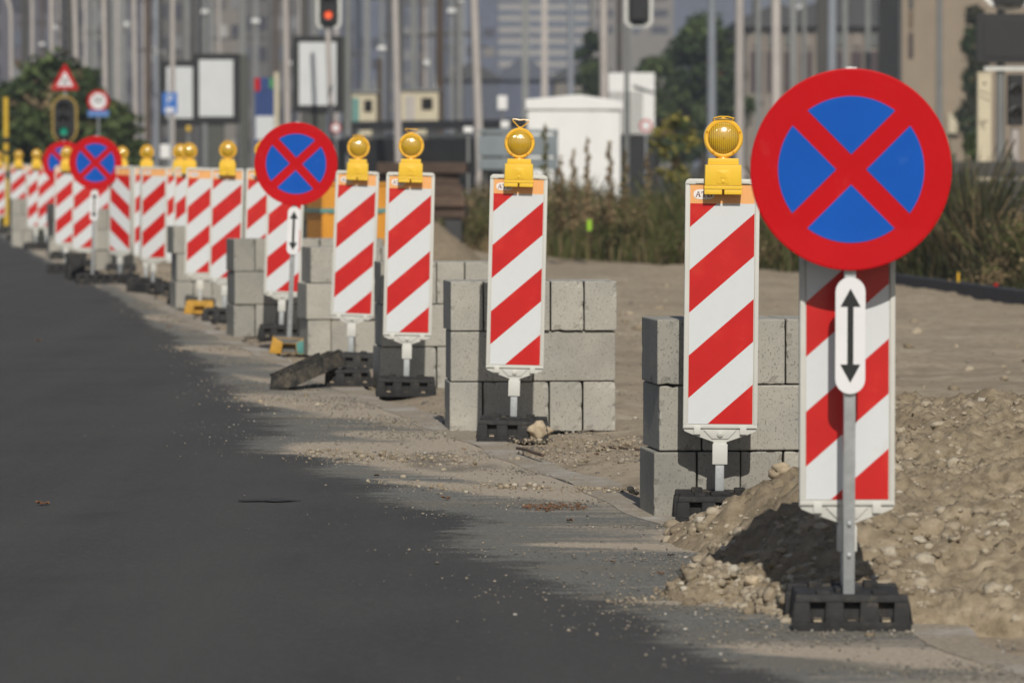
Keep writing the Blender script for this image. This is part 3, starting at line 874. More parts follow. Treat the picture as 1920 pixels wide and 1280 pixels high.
def beacon_meshes():
    fr = MB()
    hw = 0.1375
    out = [(-0.0245, 0.205), (0.0245, 0.205), (0.0245, 0.288), (0.105, 0.316), (0.131, 0.327), (hw, 0.337)]
    n = 5
    for i in range(n + 1):
        t = R(90 * i / n)
        out.append((hw - 0.018 + 0.018 * math.cos(t), 1.242 + 0.018 * math.sin(t)))
    for i in range(n + 1):
        t = R(90 + 90 * i / n)
        out.append((-hw + 0.018 + 0.018 * math.cos(t), 1.242 + 0.018 * math.sin(t)))
    out += [(-hw, 0.337), (-0.131, 0.327), (-0.105, 0.316), (-0.0245, 0.288)]
    fr.prism(out, -0.008, 0.018)
    for s in (-1, 1):
        a, b = sorted((s * 0.1225, s * 0.1365))
        fr.box(a, b, -0.0150, 0.0, 0.352, 1.238, 0)
    fr.prism([(-0.1365, 1.2405), (0.1365, 1.2405)] + [(hw - 0.019 + 0.018 * math.cos(R(90 * i / 4)), 1.241 + 0.018 * math.sin(R(90 * i / 4))) for i in range(5)]
             + [(-hw + 0.019 + 0.018 * math.cos(R(90 + 90 * i / 4)), 1.241 + 0.018 * math.sin(R(90 + 90 * i / 4))) for i in range(5)], -0.0150, 0.0)
    fr.prism([(-0.136, 0.339), (0.136, 0.339), (0.136, 0.3515), (-0.136, 0.3515)], -0.0150, 0.0)
    for x in (-0.085, 0.085):
        fr.box(x - 0.012, x + 0.012, -0.0185, 0.0, 0.316, 0.346, 0)
        fr.box(x - 0.014, x + 0.014, -0.0185, 0.0, 1.243, 1.253, 0)
    fr.prism([(-0.030, 0.300), (0.030, 0.300), (0.060, 0.332), (-0.060, 0.332)], -0.0125, 0.0)
    fr.prism([(-0.0275, 0.206), (0.0275, 0.206), (0.0275, 0.280), (-0.0275, 0.280)], -0.022, 0.022)
    fr.cyl((0, -0.020, 0.318), (0, -0.010, 0.318), 0.011, 0.012, 14)
    fr.cyl((0, -0.023, 0.318), (0, -0.019, 0.318), 0.0055, 0.006, 10)
    o = fr.build('frame', MAT['frame'], bevel=0.0022, smooth=True)
    po = MB()
    po.box(-0.0165, 0.0165, -0.0165, 0.0165, 0.06, 0.215)
    p_ = po.build('post', MAT['galv'], bevel=0.003, smooth=True)
    f1 = film_mesh(False).build('reflective_film', [MAT['film_white'], MAT['film_red'], MAT['film_orange'], MAT['logo_white'], MAT['logo_ink']])
    f2 = film_mesh(True).build('reflective_film', [MAT['film_white'], MAT['film_red'], MAT['film_orange'], MAT['logo_white'], MAT['logo_ink']])
    ft = foot_mb().build('rubber_foot', [MAT['rubber'], MAT['sand_lump']], bevel=0.004, smooth=True)
    # lamp
    hs = MB()
    hs.prism([(-0.068, 1.236), (0.068, 1.236), (0.0665, 1.312), (-0.0665, 1.312)], -0.062, 0.028)
    hs.prism([(-0.058, 1.3125), (0.058, 1.3125), (0.0555, 1.336), (-0.0555, 1.336)], -0.056, 0.022)
    hs.prism([(-0.070, 1.2215), (0.070, 1.2215), (0.070, 1.2350), (-0.070, 1.2350)], -0.064, 0.030)
    for s in (-1, 1):
        a, b = sorted((s * 0.004, s * 0.069))
        hs.prism([(a, 1.203), (b, 1.203), (b, 1.2205), (a, 1.2205)], -0.064, -0.020)
        hs.prism([(a, 1.203), (b, 1.203), (b, 1.2205), (a, 1.2205)], 0.020, 0.030)
    hs.prism(rounded(-0.025, 0.025, 1.241, 1.292, 0.006), -0.0638, -0.05)
    hs.prism(rounded(-0.012, 0.012, 1.262, 1.287, 0.003), -0.0655, -0.05)
    hs.cyl((0, -0.0665, 1.252), (0, -0.06, 1.252), 0.0065, 0.0075, 14)
    h_ = hs.build('lamp_housing', MAT['lamp_yellow'], bevel=0.0022, smooth=True)
    zc = 1.411
    rg = MB()
    prof = [(0.0560, -0.030), (0.0585, -0.036), (0.066, -0.037), (0.0715, -0.033), (0.0735, -0.020), (0.0735, 0.006), (0.071, 0.018), (0.066, 0.022), (0.0585, 0.022), (0.0560, 0.016), (0.0560, -0.030)]
    rg.lathe_y(prof, (0, -0.010, zc), 48)
    for t in (20, 160, 235, 305):
        x, z = 0.0645 * math.cos(R(t)), 0.0645 * math.sin(R(t))
        rg.cyl((x, -0.0495, zc + z), (x, -0.043, zc + z), 0.0042, 0.0046, 10, 1)
    rg.cyl((0, -0.017, 1.330), (0, -0.017, 1.350), 0.030, 0.024, 20, 1)
    rg_ = rg.build('lens_ring', [MAT['ring_amber'], MAT['neck_amber']], smooth=True)
    ln = MB()
    prof = [(0.0575 * math.sin(R(a)), -0.040 - 0.030 * math.cos(R(a))) for a in range(2, 91, 8)]
    prof += [(0.0575, -0.02), (0.0575, 0.0)] + [(0.0575 * math.sin(R(a)), 0.012 + 0.024 * math.cos(R(a))) for a in range(90, 0, -8)]
    ln.lathe_y(prof, (0, 0, 0), 48)
    ln_ = ln.build('lens', MAT['lens'], smooth=True)
    ln_.location = (0, -0.002, zc)
    def handle(kind):
        hb = MB()
        if kind == 'up':
            pts = [(-0.004, 0, 0.073), (-0.018, 0, 0.088), (-0.034, 0, 0.104), (-0.037, 0, 0.113), (-0.020, 0, 0.112), (0.0, 0, 0.109), (0.020, 0, 0.111), (0.040, 0, 0.108), (0.040, 0, 0.100), (0.020, 0, 0.084), (0.004, 0, 0.073)]
        elif kind == 'half':
            pts = [(-0.004, 0, 0.072), (-0.022, -0.02, 0.078), (-0.035, -0.035, 0.088), (-0.036, -0.04, 0.094), (0.0, -0.045, 0.093), (0.036, -0.04, 0.094), (0.035, -0.035, 0.088), (0.022, -0.02, 0.078), (0.004, 0, 0.072)]
        else:
            pts = [(-0.038, -0.030, 0.066), (-0.037, -0.052, 0.072), (-0.015, -0.058, 0.078), (0.015, -0.058, 0.078), (0.037, -0.052, 0.072), (0.038, -0.030, 0.066), (0.020, -0.02, 0.062), (-0.020, -0.02, 0.062)]
        pts = [(x, y, z + zc) for x, y, z in pts]
        hb.tube(pts, 0.0026, 6, closed=(kind == 'down'))
        hb.cyl((0, -0.014, zc + 0.070), (0, 0.004, zc + 0.070), 0.008, 0.008, 12)
        return hb.build('handle', MAT['ring_amber'], smooth=True)
    MESH.update(frame=o, post=p_, film=f1, film_m=f2, foot=ft, housing=h_, ring=rg_, lens=ln_, up=handle('up'), half=handle('half'), down=handle('down'))
    for x in MESH.values(): COL.objects.unlink(x)
beacon_meshes()
def child(key, parent):
    c = MESH[key].copy()
    COL.objects.link(c)
    c.parent = parent
    return c
BGROUP = 'red and white beacons along the works'
def beacon(px, s, lamp, label, yaw=0.0, mirror=False, lean=1.2, foot='black'):
    Y = F / s
    X = PX(px, Y)
    z = 0.0
    r = empty('warning_beacon', (X, Y, z), (R(rnd.uniform(-0.6, 0.6)), R(lean), R(yaw)))
    tag(r, label, 'warning beacon', BGROUP)
    child('frame', r)
    child('film_m' if mirror else 'film', r)
    child('post', r)
    if foot == 'black': child('foot', r).location = (0, -0.06, 0)
    elif foot == 'yellow':
        fb = portal_foot(0)
        fb.parent = r
    if lamp:
        h_ = child('housing', r)
        for k in ('ring', 'lens', lamp): child(k, h_)
    return r
def portal_foot(kind):
    """a foot with a hollow front, like a low bridge"""
    mb = MB()
    W, D, H = 0.27, 0.40, 0.112
    if kind == 0: ml, mt, mr = 0, 0, 0
    else: ml, mt, mr = 0, 1, 2
    mb.prism([(-W / 2, 0), (-0.055, 0), (-0.045, H * 0.55), (-0.045, H * 0.72), (-W / 2 + 0.022, H)], -D / 2, D / 2, ml)
    mb.prism([(0.055, 0), (W / 2, 0), (W / 2 - 0.022, H), (0.045, H * 0.72), (0.045, H * 0.55)], -D / 2, D / 2, mr)
    mb.prism([(-W / 2 + 0.024, H * 0.99), (-0.0445, H * 0.60), (0.0445, H * 0.60), (W / 2 - 0.024, H * 0.99)], -D / 2 + 0.003, D / 2 - 0.003, mt)
    mb.box(-0.054, 0.054, -D / 2 + 0.05, D / 2 - 0.05, 0.0, H * 0.5, mt)
    ms = [MAT['foot_yellow']] if kind == 0 else [MAT['foot_yellow'], MAT['foot_grey'], MAT['foot_teal']]
    return mb.build('rubber_foot', ms, bevel=0.004, smooth=True)

B = [
 (1589, 652.5, None, 'striped beacon directly behind the largest no stopping sign, its top hidden by the disc', 1.0, False, 0.0, None),
 (1349, 507, 'down', 'striped beacon left of the largest sign, amber lamp with folded down handle', 0, False, 0.5, 'black'),
 (962, 393, 'up', 'striped beacon with wire handle up on its lamp and sand on its foot', -1, False, 1.3, 'black'),
 (761, 331, 'half', 'striped beacon with amber lamp, left of the one with sand on its foot', 1, False, 1.25, 'black'),
 (656, 294, 'down', 'striped beacon with amber lamp, behind the tilted loose rubber slab', 0, False, 2.3, 'black'),
 (526, 252, None, 'lampless striped beacon directly behind the second largest no stopping sign', 2, False, 2.0, 'black'),
 (486, 233, 'down', 'striped beacon half hidden by the second largest sign, lamp peeking left of its disc', 0, False, 1.5, 'black'),
 (420, 226, 'down', 'striped beacon with amber lamp, just right of the one on a yellow foot', 0, False, 1.5, 'black'),
 (374, 216, None, 'lampless striped beacon standing on a yellow foot', 3, False, 1.2, 'yellow'),
 (351, 202, 'down', 'striped beacon with amber lamp, half hidden by the yellow-footed beacon', 0, False, 1.0, 'black'),
 (334, 190, 'down', 'narrow visible striped beacon with lamp, right of the lampless full labelled pair', 0, False, 1.0, 'black'),
 (286, 187, None, 'lampless striped beacon turned sideways, in the pair right of the mirrored one', 24, False, 0.8, 'black'),
 (273, 179, 'down', 'striped beacon with lamp between the mirrored beacon and a lampless one', 0, False, 0.8, 'black'),
 (225, 174, None, 'only beacon with stripes falling to the right, lampless', -26, True, 0.8, 'black'),
 (227, 158, 'down', 'striped beacon hidden behind the mirrored one, only its lamp clear above it', 0, False, 0.8, 'black'),
 (157, 168, None, 'lampless striped beacon behind the third largest no stopping sign', 0, False, 0.8, 'black'),
 (184, 152, None, 'sliver of striped beacon right of the third largest sign post', 0, False, 0.8, 'black'),
 (123, 158, 'down', 'striped beacon with lamp just left of the third largest no stopping disc', 8, False, 0.6, 'black'),
 (87, 126, None, 'lampless striped beacon below the smallest no stopping disc', 0, False, 0.6, 'black'),
 (67, 126, 'down', 'striped beacon with lamp, left of the smallest no stopping disc', 12, False, 0.6, 'black'),
 (34, 113, 'down', 'striped beacon with lamp in front of the farthest block stack', 0, False, 0.6, 'black'),
 (-4, 104, 'down', 'striped beacon cut by the left edge, the last of the row', 0, False, 0.4, 'black'),
]
for px, s, lamp, lab, yaw, mir, lean, foot in B:
    beacon(px, s, lamp, lab, yaw, mir, lean, foot)

# ------------------------------------------------------------------ no stopping signs
def sign_meshes():
    r = 0.2865
    def bend(p):  # lower part tipped to catch more sun, shaped to give a pale sheen
        k = max(0.0, -p.z - 0.60 * r)
        return Vector((p.x, p.y - 0.05 * k, p.z))
    d = MB()
    n = 96
    rings = [0.0001, 0.15, 0.3, 0.45, 0.6, 0.7, 0.8, 0.9, 0.985]
    k0 = len(d.v)
    for q in rings:
        for i in range(n):
            t = 2 * math.pi * i / n
            d.v.append((q * r * math.cos(t), 0.0, q * r * math.sin(t)))
    for a in range(len(rings) - 1):
        for i in range(n):
            j = (i + 1) % n
            d.f.append((k0 + a * n + i, k0 + a * n + j, k0 + (a + 1) * n + j, k0 + (a + 1) * n + i))
            d.m.append(0)
    d.lathe_y([(0.985 * r, 0.0), (r, 0.002), (r, 0.009), (0.97 * r, 0.011), (0.96 * r, 0.004), (0.001, 0.004)], (0, 0, 0), n, 2)
    dk = len(d.f) - 5 * n
    for i in range(dk, dk + 2 * n): d.m[i] = 0
    ri, ap, b = 0.726 * r, 0.149 * r, 0.105 * r
    e = math.degrees(math.asin(b / ri))
    for c in (0, 90, 180, 270):
        # fan of strips from apex to the arc
        A = Vector((ap * math.cos(R(c)), 0, ap * math.sin(R(c))))
        arc = [Vector((ri * math.cos(R(t)), 0, ri * math.sin(R(t)))) for t in np.linspace(c - 45 + e, c + 45 - e, 25)]
        K = 6
        rows = [[A + (q - A) * (j / K) for q in arc] for j in range(1, K + 1)]
        y = Vector((0, -0.0014, 0))
        for i in range(24): d.poly([A + y, rows[0][i] + y, rows[0][i + 1] + y], 1)
        for j in range(K - 1):
            for i in range(24): d.poly([rows[j][i] + y, rows[j + 1][i] + y, rows[j + 1][i + 1] + y, rows[j][i + 1] + y], 1)
    d.xform(bend)
    do = d.build('sign_disc', [MAT['red_sign'], MAT['blue_sign'], MAT['sign_back']])
    a = MB()
    hw, hh = 0.0425, 0.166
    def caps(hw_, hh_, n=12):
        pts = []
        for i in range(n + 1):
            t = R(180 + 180 * i / n)
            pts.append((hw_ * math.cos(t), -hh_ + hw_ + hw_ * math.sin(t)))
        for i in range(n + 1):
            t = R(180 * i / n)
            pts.append((hw_ * math.cos(t), hh_ - hw_ + hw_ * math.sin(t)))
        return pts
    a.prism(caps(hw, hh), 0.0, 0.010, 0)
    for zz in (1, -1):
        a.poly([(-0.0285, -0.0012, zz * 0.082), (0.0285, -0.0012, zz * 0.082), (0.0, -0.0012, zz * 0.134)], 1)
    a.poly([(-0.0085, -0.0012, -0.082), (0.0085, -0.0012, -0.082), (0.0085, -0.0012, 0.082), (-0.0085, -0.0012, 0.082)], 1)
    ao = a.build('arrow_plate', [MAT['plate_white'], MAT['plate_black']], smooth=True)
    p_ = MB()
    p_.box(-0.0165, 0.0165, 0.013, 0.043, 0.06, 1.5935)
    for z in (0.295, 0.205):
        p_.cyl((0, 0.004, z), (0, 0.015, z), 0.006, 0.007, 10)
    po = p_.build('post', MAT['galv'], bevel=0.003, smooth=True)
    cl = MB()
    for z in (1.16, 1.44):
        cl.box(-0.05, 0.05, 0.0055, 0.0125, z - 0.015, z + 0.015)
        cl.box(-0.024, 0.024, 0.0125, 0.050, z - 0.012, z + 0.012)
    clo = cl.build('clamp', MAT['sign_back'], bevel=0.001)
    MESH.update(disc=do, arrow=ao, spost=po, clamp=clo)
    for x in (do, ao, po, clo): COL.objects.unlink(x)
sign_meshes()
SGROUP = 'temporary no stopping signs'
def nostop(px, s, label, lean=0.0, yaw=0.0, foot='black', disc_z=1.303, arr_z=0.8315):
    Y = F / s
    r = empty('no_stopping_sign', (PX(px, Y), Y, 0.0), (0, R(lean), R(yaw)))
    tag(r, label, 'road sign', SGROUP)
    d = child('disc', r)
    d.location = (0, 0, disc_z)
    a = child('arrow', r)
    a.location = (0, 0.001, arr_z)
    child('spost', r)
    child('clamp', r)
    if foot == 'black':
        f_ = child('foot', r)
        f_.location = (0, 0.10, 0)
    else:
        f_ = portal_foot(1)
        f_.parent = r
        f_.location = (0, 0.05, 0)
    return r
nostop(1594, 660, 'largest no stopping sign, red and blue disc on galvanised post, nearest the camera', 0.1, 0.5)
nostop(541, 272, 'no stopping sign on a foot with yellow and teal ends', 2.3, 3, 'teal', 1.304, 0.844)
nostop(172, 174, 'no stopping sign beside the upended black rubber foot', 1.9, 0, 'black', 1.301, 0.84)
nostop(117, 140, 'smallest no stopping sign, partly hidden behind another sign and an amber lamp', 1.0, 4, 'black', 1.297, 0.84)

# ------------------------------------------------------------------ loose feet, slab, sand lump
def loose(name, mb, mats, loc, rot, label, cat, bevel=0.004, group=None):
    o = mb.build(name, mats, bevel=bevel, smooth=True)
    o.location = loc
    o.rotation_euler = rot
    return tag(o, label, cat, group)
Yf = 28.3
loose('rubber_foot', foot_mb(0.27, 0.36), [MAT['rubber'], MAT['sand_lump']], (PX(652, Yf), Yf, 0.0), (0, 0, R(3)), 'loose black rubber foot lying under the end of the tilted slab', 'rubber foot', group='loose rubber feet')
# tilted slab: low left front end on the ground, right end on the loose foot
sb = MB()
sb.box(-0.090, 0.090, -0.30, 0.30, 0.0, 0.082, 0, 0.014, 0.03)
for x_ in (-0.07, 0.0, 0.07):
    sb.box(x_ - 0.008, x_ + 0.008, -0.28, 0.28, 0.082, 0.092)
MAT['dusty'] = M('dusty_rubber', (0.035, 0.034, 0.032), 0.8, var=0.4, scale=25, bmp=0.55, bscale=90, dirt=((0.15, 0.125, 0.09), 13, 0.46, 0.6), spec=0.3)
o = loose('rubber_foot', sb, [MAT['dusty'], MAT['dusty']], (PX(578, 28.0), 28.0, 0.066), (R(11), R(-9), R(-30)), 'black rubber foot tilted with one end on the ground', 'rubber foot', bevel=0.002, group='loose rubber feet')
Yu = 41.0
u = foot_mb(0.24, 0.30, 0.10)
loose('rubber_foot', u, [MAT['rubber'], MAT['rubber']], (PX(141, 53.5), 53.5, 0.15), (R(90), 0, R(12)), 'black rubber foot standing upended beside the third largest sign', 'rubber foot', group='loose rubber feet')
loose('rubber_foot', foot_mb(0.30, 0.40), [MAT['rubber'], MAT['rubber']], (PX(112, 56.5), 56.5, 0.0), (0, 0, R(8)), 'black rubber foot lying flat left of the upended one', 'rubber foot', group='loose rubber feet')
loose('rubber_foot', foot_mb(0.42, 0.40), [MAT['rubber'], MAT['rubber']], (PX(276, 48.6), 48.6, 0.0), (0, 0, R(4)), 'black rubber foot below the lampless pair of beacons, half in rubble', 'rubber foot', group='loose rubber feet')
def lump(name, px, Y, z, s, label, cat, seed, mat='sand_lump', flat=0.8):
    v, f = ico_variants(1, 3, 0.55, seed)[0]
    d = 1 + 0.22 * (fbm(v[:, 0] * 5 + seed, v[:, 1] * 5, v[:, 2] * 5, seed=seed, octv=3) - 0.5)
    v = v * d[:, None] * np.array([s, s * 0.9, s * flat])
    o = np_mesh(name, v, f, MAT[mat], smooth=True)
    o.location = (PX(px, Y), Y, z)
    return tag(o, label, cat)
lump('sand_lump', 1009, 22.66, 0.055, 0.058, 'pale lump of dried sand stuck on the right end of a black foot', 'sand lump', 5)
lump('mortar_lump', 1466, 16.75, 0.245, 0.040, 'pale lump of mortar on top of the heap before the nearest block stack', 'rubble lump', 9)
lump('earth_clod', 1322, 14.62, 0.05, 0.040, 'largest pale clod near the left tip of the heap by the nearest foot', 'clod', 31, 'sand_lump', 0.75)
lump('earth_clod', 1290, 14.70, 0.02, 0.026, 'smaller pale clod at the very tip of the heap', 'clod', 33, 'sand_lump', 0.7)
lump('earth_clod', 1412, 14.45, 0.06, 0.024, 'pale clod on the low tongue left of the nearest foot', 'clod', 36, 'sand_lump', 0.8)
lump('mortar_lump', 545, 28.0, 0.015, 0.030, 'small pale chip of concrete at the tip of the tilted rubber slab', 'rubble lump', 14)
lump('orange_scrap', 184, 53.0, 0.03, 0.035, 'small orange scrap lying on the sand by the third largest sign', 'scrap', 17, 'orange_box')

# fallen leaves and litter
def leaf(px, py, s, label, rot, mat='leaf_fallen', zoff=0.008):
    Y = YG(py)
    mb = MB()
    n = 10
    top = []
    for i in range(n):
        t = 2 * math.pi * i / n
        rr = s * (1 + 0.28 * math.sin(3 * t + rot) + 0.15 * math.sin(5 * t))
        top.append((rr * math.cos(t), rr * 0.6 * math.sin(t), 0.35 * s * math.sin(2 * t + rot) ** 2))
    c = (0, 0, 0.001)
    for i in range(n):
        mb.poly([c, top[i], top[(i + 1) % n]])
    for i in range(n):
        a_, b_ = top[i], top[(i + 1) % n]
        mb.poly([(0, 0, -0.001), (b_[0], b_[1], b_[2] - 0.002), (a_[0], a_[1], a_[2] - 0.002)])
    o = mb.build('fallen_leaf', MAT[mat])
    x = PX(px, Y)
    o.location = (x, Y, max(0.0, float(ground_z(np.array([x]), np.array([Y]))[0])) + zoff)
    o.rotation_euler = (R(10), R(6), rot)
    return tag(o, label, 'leaf', 'fallen autumn leaves')
leaf(78, 948, 0.026, 'brown leaf alone on the smooth asphalt, lower left', 0.3)
leaf(72, 640, 0.028, 'brown leaf far out on the smooth asphalt, left of the signs', 1.2)
leaf(705, 895, 0.017, 'ochre leaf at the edge of the rough asphalt below the rubble line', 2.0)
leaf(836, 938, 0.022, 'reddish brown leaf on the rough asphalt left of the leaf litter line', 0.8)
leaf(1068, 980, 0.020, 'dark curled leaf below the line of leaf litter', 1.9)
leaf(1240, 1080, 0.012, 'small red leaf left of the heap toe', 0.5)
leaf(1258, 1046, 0.015, 'orange leaf near the gutter left of the heap', 2.5)
leaf(1150, 1058, 0.013, 'small ochre leaf on the asphalt below the curled one', 1.1)
leaf(870, 845, 0.014, 'rust leaf beside the pale gutter', 0.9)
leaf(1118, 855, 0.016, 'rust leaf on the sand right of the beacon with sand on its foot', 2.2)
leaf(318, 614, 0.024, 'orange leaf on the asphalt below the yellow foot', 0.2)
leaf(1596, 1172, 0.016, 'orange leaf caught at the front of the nearest black foot', 0.2, zoff=0.03)
lit = []
n = 160
lx = rng.uniform(980, 1100, n)
ly = 953 + rng.normal(0, 3.2, n)
yy = F * HC / (ly - 300)
scatter('leaf_litter', np.stack([(lx - 960) / F * yy, yy, np.full(n, 0.006)], -1), rng.uniform(0.002, 0.009, n), small_v, [M('leaf_crumbs', (0.14, 0.075, 0.04), 0.9, var=0.5, scale=40)], flat=0.5)
# dark tar scab and bits of wood
def stick(px0, py0, px1, py1, r, label, mat='timber'):
    Y0, Y1 = YG(py0), YG(py1)
    p0 = Vector((PX(px0, Y0), Y0, r + 0.02))
    p1 = Vector((PX(px1, Y1), Y1, r + 0.025))
    mb = MB()
    c = (p0 + p1) / 2
    mid = (p1 - p0) * 0.12
    mb.tube([p0 - c, (p0 - c) * 0.3 + Vector((0, 0.01, 0.004)), (p1 - c) * 0.4 + Vector((0, -0.008, 0.002)), p1 - c], r, 6)
    o = mb.build('wood_stick', MAT[mat])
    o.location = c
    return tag(o, label, 'stick')
stick(970, 852, 1018, 868, 0.008, 'dark broken stick lying beside the pale gutter')
stick(1125, 850, 1200, 856, 0.006, 'thin reddish lath on the sand left of the nearest block stack')
tp = MB()
pts = []
for i in range(24):
    t = 2 * math.pi * i / 24
    pts.append((0.10 * math.cos(t) * (1 + 0.4 * math.sin(3 * t)), 0.12 * math.sin(t) * (1 + 0.3 * math.cos(5 * t)), 0.0))
tp.prism([(a_, b_ * 0.6) for a_, b_, _ in pts], 0, 0.003)
o = tp.build('tar_scab', M('tar', (0.032, 0.032, 0.032), 0.8, var=0.3, scale=20, bmp=0.5))
o.rotation_euler = (R(90), 0, 0)
o.location = (PX(505, YG(940)), YG(940), 0.005)
tag(o, 'ragged flat dark tar scab on the smooth asphalt', 'tar scab')

# ------------------------------------------------------------------ stacked concrete blocks
def block_mesh(w_, d_, h_, name, seed):
    mb = MB()
    mb.box(-w_ / 2, w_ / 2, 0, d_, 0, h_)
    o = mb.build(name, MAT['concrete'], bevel=0.007, seg=3, smooth=False)
    bm = bmesh.new()
    bm.from_mesh(o.data)
    bmesh.ops.subdivide_edges(bm, edges=[e for e in bm.edges if e.calc_length() > 0.05], cuts=9, use_grid_fill=True)
    co_ = np.array([v_.co[:] for v_ in bm.verts])
    nz = fbm(co_[:, 0] * 28 + seed * 3, co_[:, 1] * 28, co_[:, 2] * 28, seed=90 + seed, octv=3) - 0.5
    # chips: vertices near an edge of the block are pulled in where the noise is low
    dx = np.minimum(co_[:, 0] + w_ / 2, w_ / 2 - co_[:, 0])
    dy = np.minimum(co_[:, 1], d_ - co_[:, 1])
    dz = np.minimum(co_[:, 2], h_ - co_[:, 2])
    near = (np.sort(np.stack([dx, dy, dz], -1), -1)[:, 1] < 0.012)
    cen = np.array([0, d_ / 2, h_ / 2])
    pull = near * np.clip(-nz - 0.17, 0, 1) * 0.12
    for v_, k_, n_ in zip(bm.verts, pull, nz):
        dv = Vector(cen) - v_.co
        v_.co += dv.normalized() * float(min(k_, 0.008)) + v_.normal * float(n_ * 0.0010)
    bm.to_mesh(o.data)
    bm.free()
    COL.objects.unlink(o)
    return o
BW, BH, BD = 0.163, 0.248, 0.41
hdr = [block_mesh(BW - 0.004, BD - 0.004 * k, BH - 0.005, 'concrete_block', k) for k in range(5)]
strt = block_mesh(2.5 * BW - 0.004, BD, BH - 0.005, 'concrete_block', 7)
ORD = {1: ['only'], 2: ['left', 'right'], 3: ['left', 'middle', 'right'],
       5: ['leftmost', 'second', 'middle', 'fourth', 'rightmost']}
def ordn(i, n):
    if n in ORD: return ORD[n][i]
    return ['leftmost', 'second', 'third', 'fourth', 'fifth', 'sixth', 'seventh', 'eighth'][i]
CRS = ['bottom', 'middle', 'top']
def stack(px, s, yaw, rows, desc, group, shift=(0, 0, 0)):
    """rows from the bottom: ('h', n) headers or ('s', n) long blocks"""
    Y = F / s
    X = PX(px, Y)
    c, sn = math.cos(R(yaw)), math.sin(R(yaw))
    for r, (kind, n) in enumerate(rows):
        wd = BW if kind == 'h' else 2.5 * BW
        x = shift[r]
        for i in range(n):
            if kind == 'x': wd = BW if i == 0 else 2.5 * BW
            src = rnd.choice(hdr) if wd == BW else strt
            o = src.copy()
            COL.objects.link(o)
            lx = x + wd / 2
            ly = rnd.uniform(-0.012, 0.012)
            o.location = (X + lx * c - ly * sn, Y + lx * sn + ly * c, r * BH - 0.004)
            o.rotation_euler = (0, 0, R(yaw + rnd.uniform(-1.3, 1.3)))
            kindname = 'block' if kind == 'h' else 'long block'
            if wd == BW:
                lab = '%s grey block in the %s course of %s' % (ordn(i, n), CRS[r], desc)
            else:
                lab = '%s long grey block in the %s course of %s' % (ordn(i, n), CRS[r], desc)
            tag(o, lab, 'concrete block', group)
            x += wd + rnd.uniform(0.0, 0.004)
G = 'stacked grey concrete blocks'
stack(1231, 502.5, 7.5, [('h', 4), ('x', 2), ('h', 4)], 'the block stack nearest the camera', G, (-0.012, 0.010, 0.0))
stack(844, 382, 4.8, [('h', 5), ('s', 2), ('h', 5)], 'the block stack behind the sandy foot', G, (-0.005, 0.0, 0.0))
stack(713, 322, 8, [('h', 5), ('s', 2), ('h', 5)], 'the third nearest block stack', G, (0.0, 0.006, 0.0))
stack(577, 275, 12, [('h', 3), ('s', 2), ('h', 4)], 'the fourth nearest block stack', G, (0.0, -0.01, 0.02))
stack(438, 249, 11, [('h', 6), ('s', 3), ('h', 7)], 'the fifth nearest block stack', G, (0.0, 0.005, 0.0))
stack(329, 209, 12, [('h', 4), ('s', 2), ('h', 3)], 'the sixth nearest block stack', G, (0.0, 0.01, -0.02))
stack(178, 155, 10, [('h', 3), ('s', 1), ('h', 2)], 'the stack behind the third largest sign', G, (0.0, 0.0, 0.0))
stack(92, 138, 10, [('h', 2), ('s', 1), ('h', 2)], 'the second farthest block stack', G, (0.0, 0.01, 0.0))
stack(22, 122, 10, [('h', 2), ('s', 1), ('h', 2)], 'the farthest block stack', G, (0.0, 0.0, 0.0))

# ================================================================== background
def bmat(name, c, var=0.12, rough=0.8, scale=0.6):
    return M(name, c, rough, var=var, scale=scale)
# ------------------------------------------------------------------ foliage
def crown_mesh(name, clumps, n, size, mats, weights, parent, seed, hang=0.0):
    """leaf-sized quads spread through ellipsoid clumps: (x, y, z, rx, ry, rz)"""
    r = np.random.default_rng(seed)
    cl = np.array(clumps, float)
    vol = (cl[:, 3] * cl[:, 4] * cl[:, 5]) ** 0.75
    pk = r.choice(len(cl), n, p=vol / vol.sum())
    d = r.normal(size=(n, 3))
    d /= np.linalg.norm(d, axis=1)[:, None]
    rad = r.random(n) ** 0.42 * (1 + 0.16 * r.normal(size=n))
    c = cl[pk, :3] + d * rad[:, None] * cl[pk, 3:]
    nrm = d * 0.6 + r.normal(size=(n, 3)) * 0.55 + np.array([0, 0, 0.35])
    nrm /= np.linalg.norm(nrm, axis=1)[:, None]
    t = np.cross(nrm, r.normal(size=(n, 3)))
    t /= np.linalg.norm(t, axis=1)[:, None]
    b = np.cross(nrm, t)
    s = size * r.uniform(0.6, 1.4, n)
    t = t * s[:, None]
    b = b * (s * 0.6)[:, None]
    v = np.stack([c - t, c - b * 0.9, c + t, c + b * 0.9], 1).reshape(-1, 3)
    f = np.arange(4 * n).reshape(n, 4)
    w = np.array(weights, float)
    # material chosen clump by clump with some scatter, so light and dark masses form
    cm = r.choice(len(mats), len(cl), p=w / w.sum())
    mi = np.where(r.random(n) < 0.62, cm[pk], r.choice(len(mats), n, p=w / w.sum()))
    o = np_mesh(name, v, f, mats, mi)
    o.parent = parent
    return o
def clumpset(seed, n, rx, ry, z0, z1, cr, shape=1.0):
    r = np.random.default_rng(seed)
    out = []
    for i in range(n):
        t = r.random()
        z = z0 + (z1 - z0) * t
        prof = math.sin(math.pi * min(0.97, 0.16 + 0.80 * t)) ** shape
        a = r.uniform(0, 2 * math.pi)
        q = r.random() ** 0.5
        k = cr * r.uniform(0.6, 1.3)
        out.append((rx * prof * q * math.cos(a), ry * prof * q * math.sin(a), z, k, k, k * 0.85))
    return out
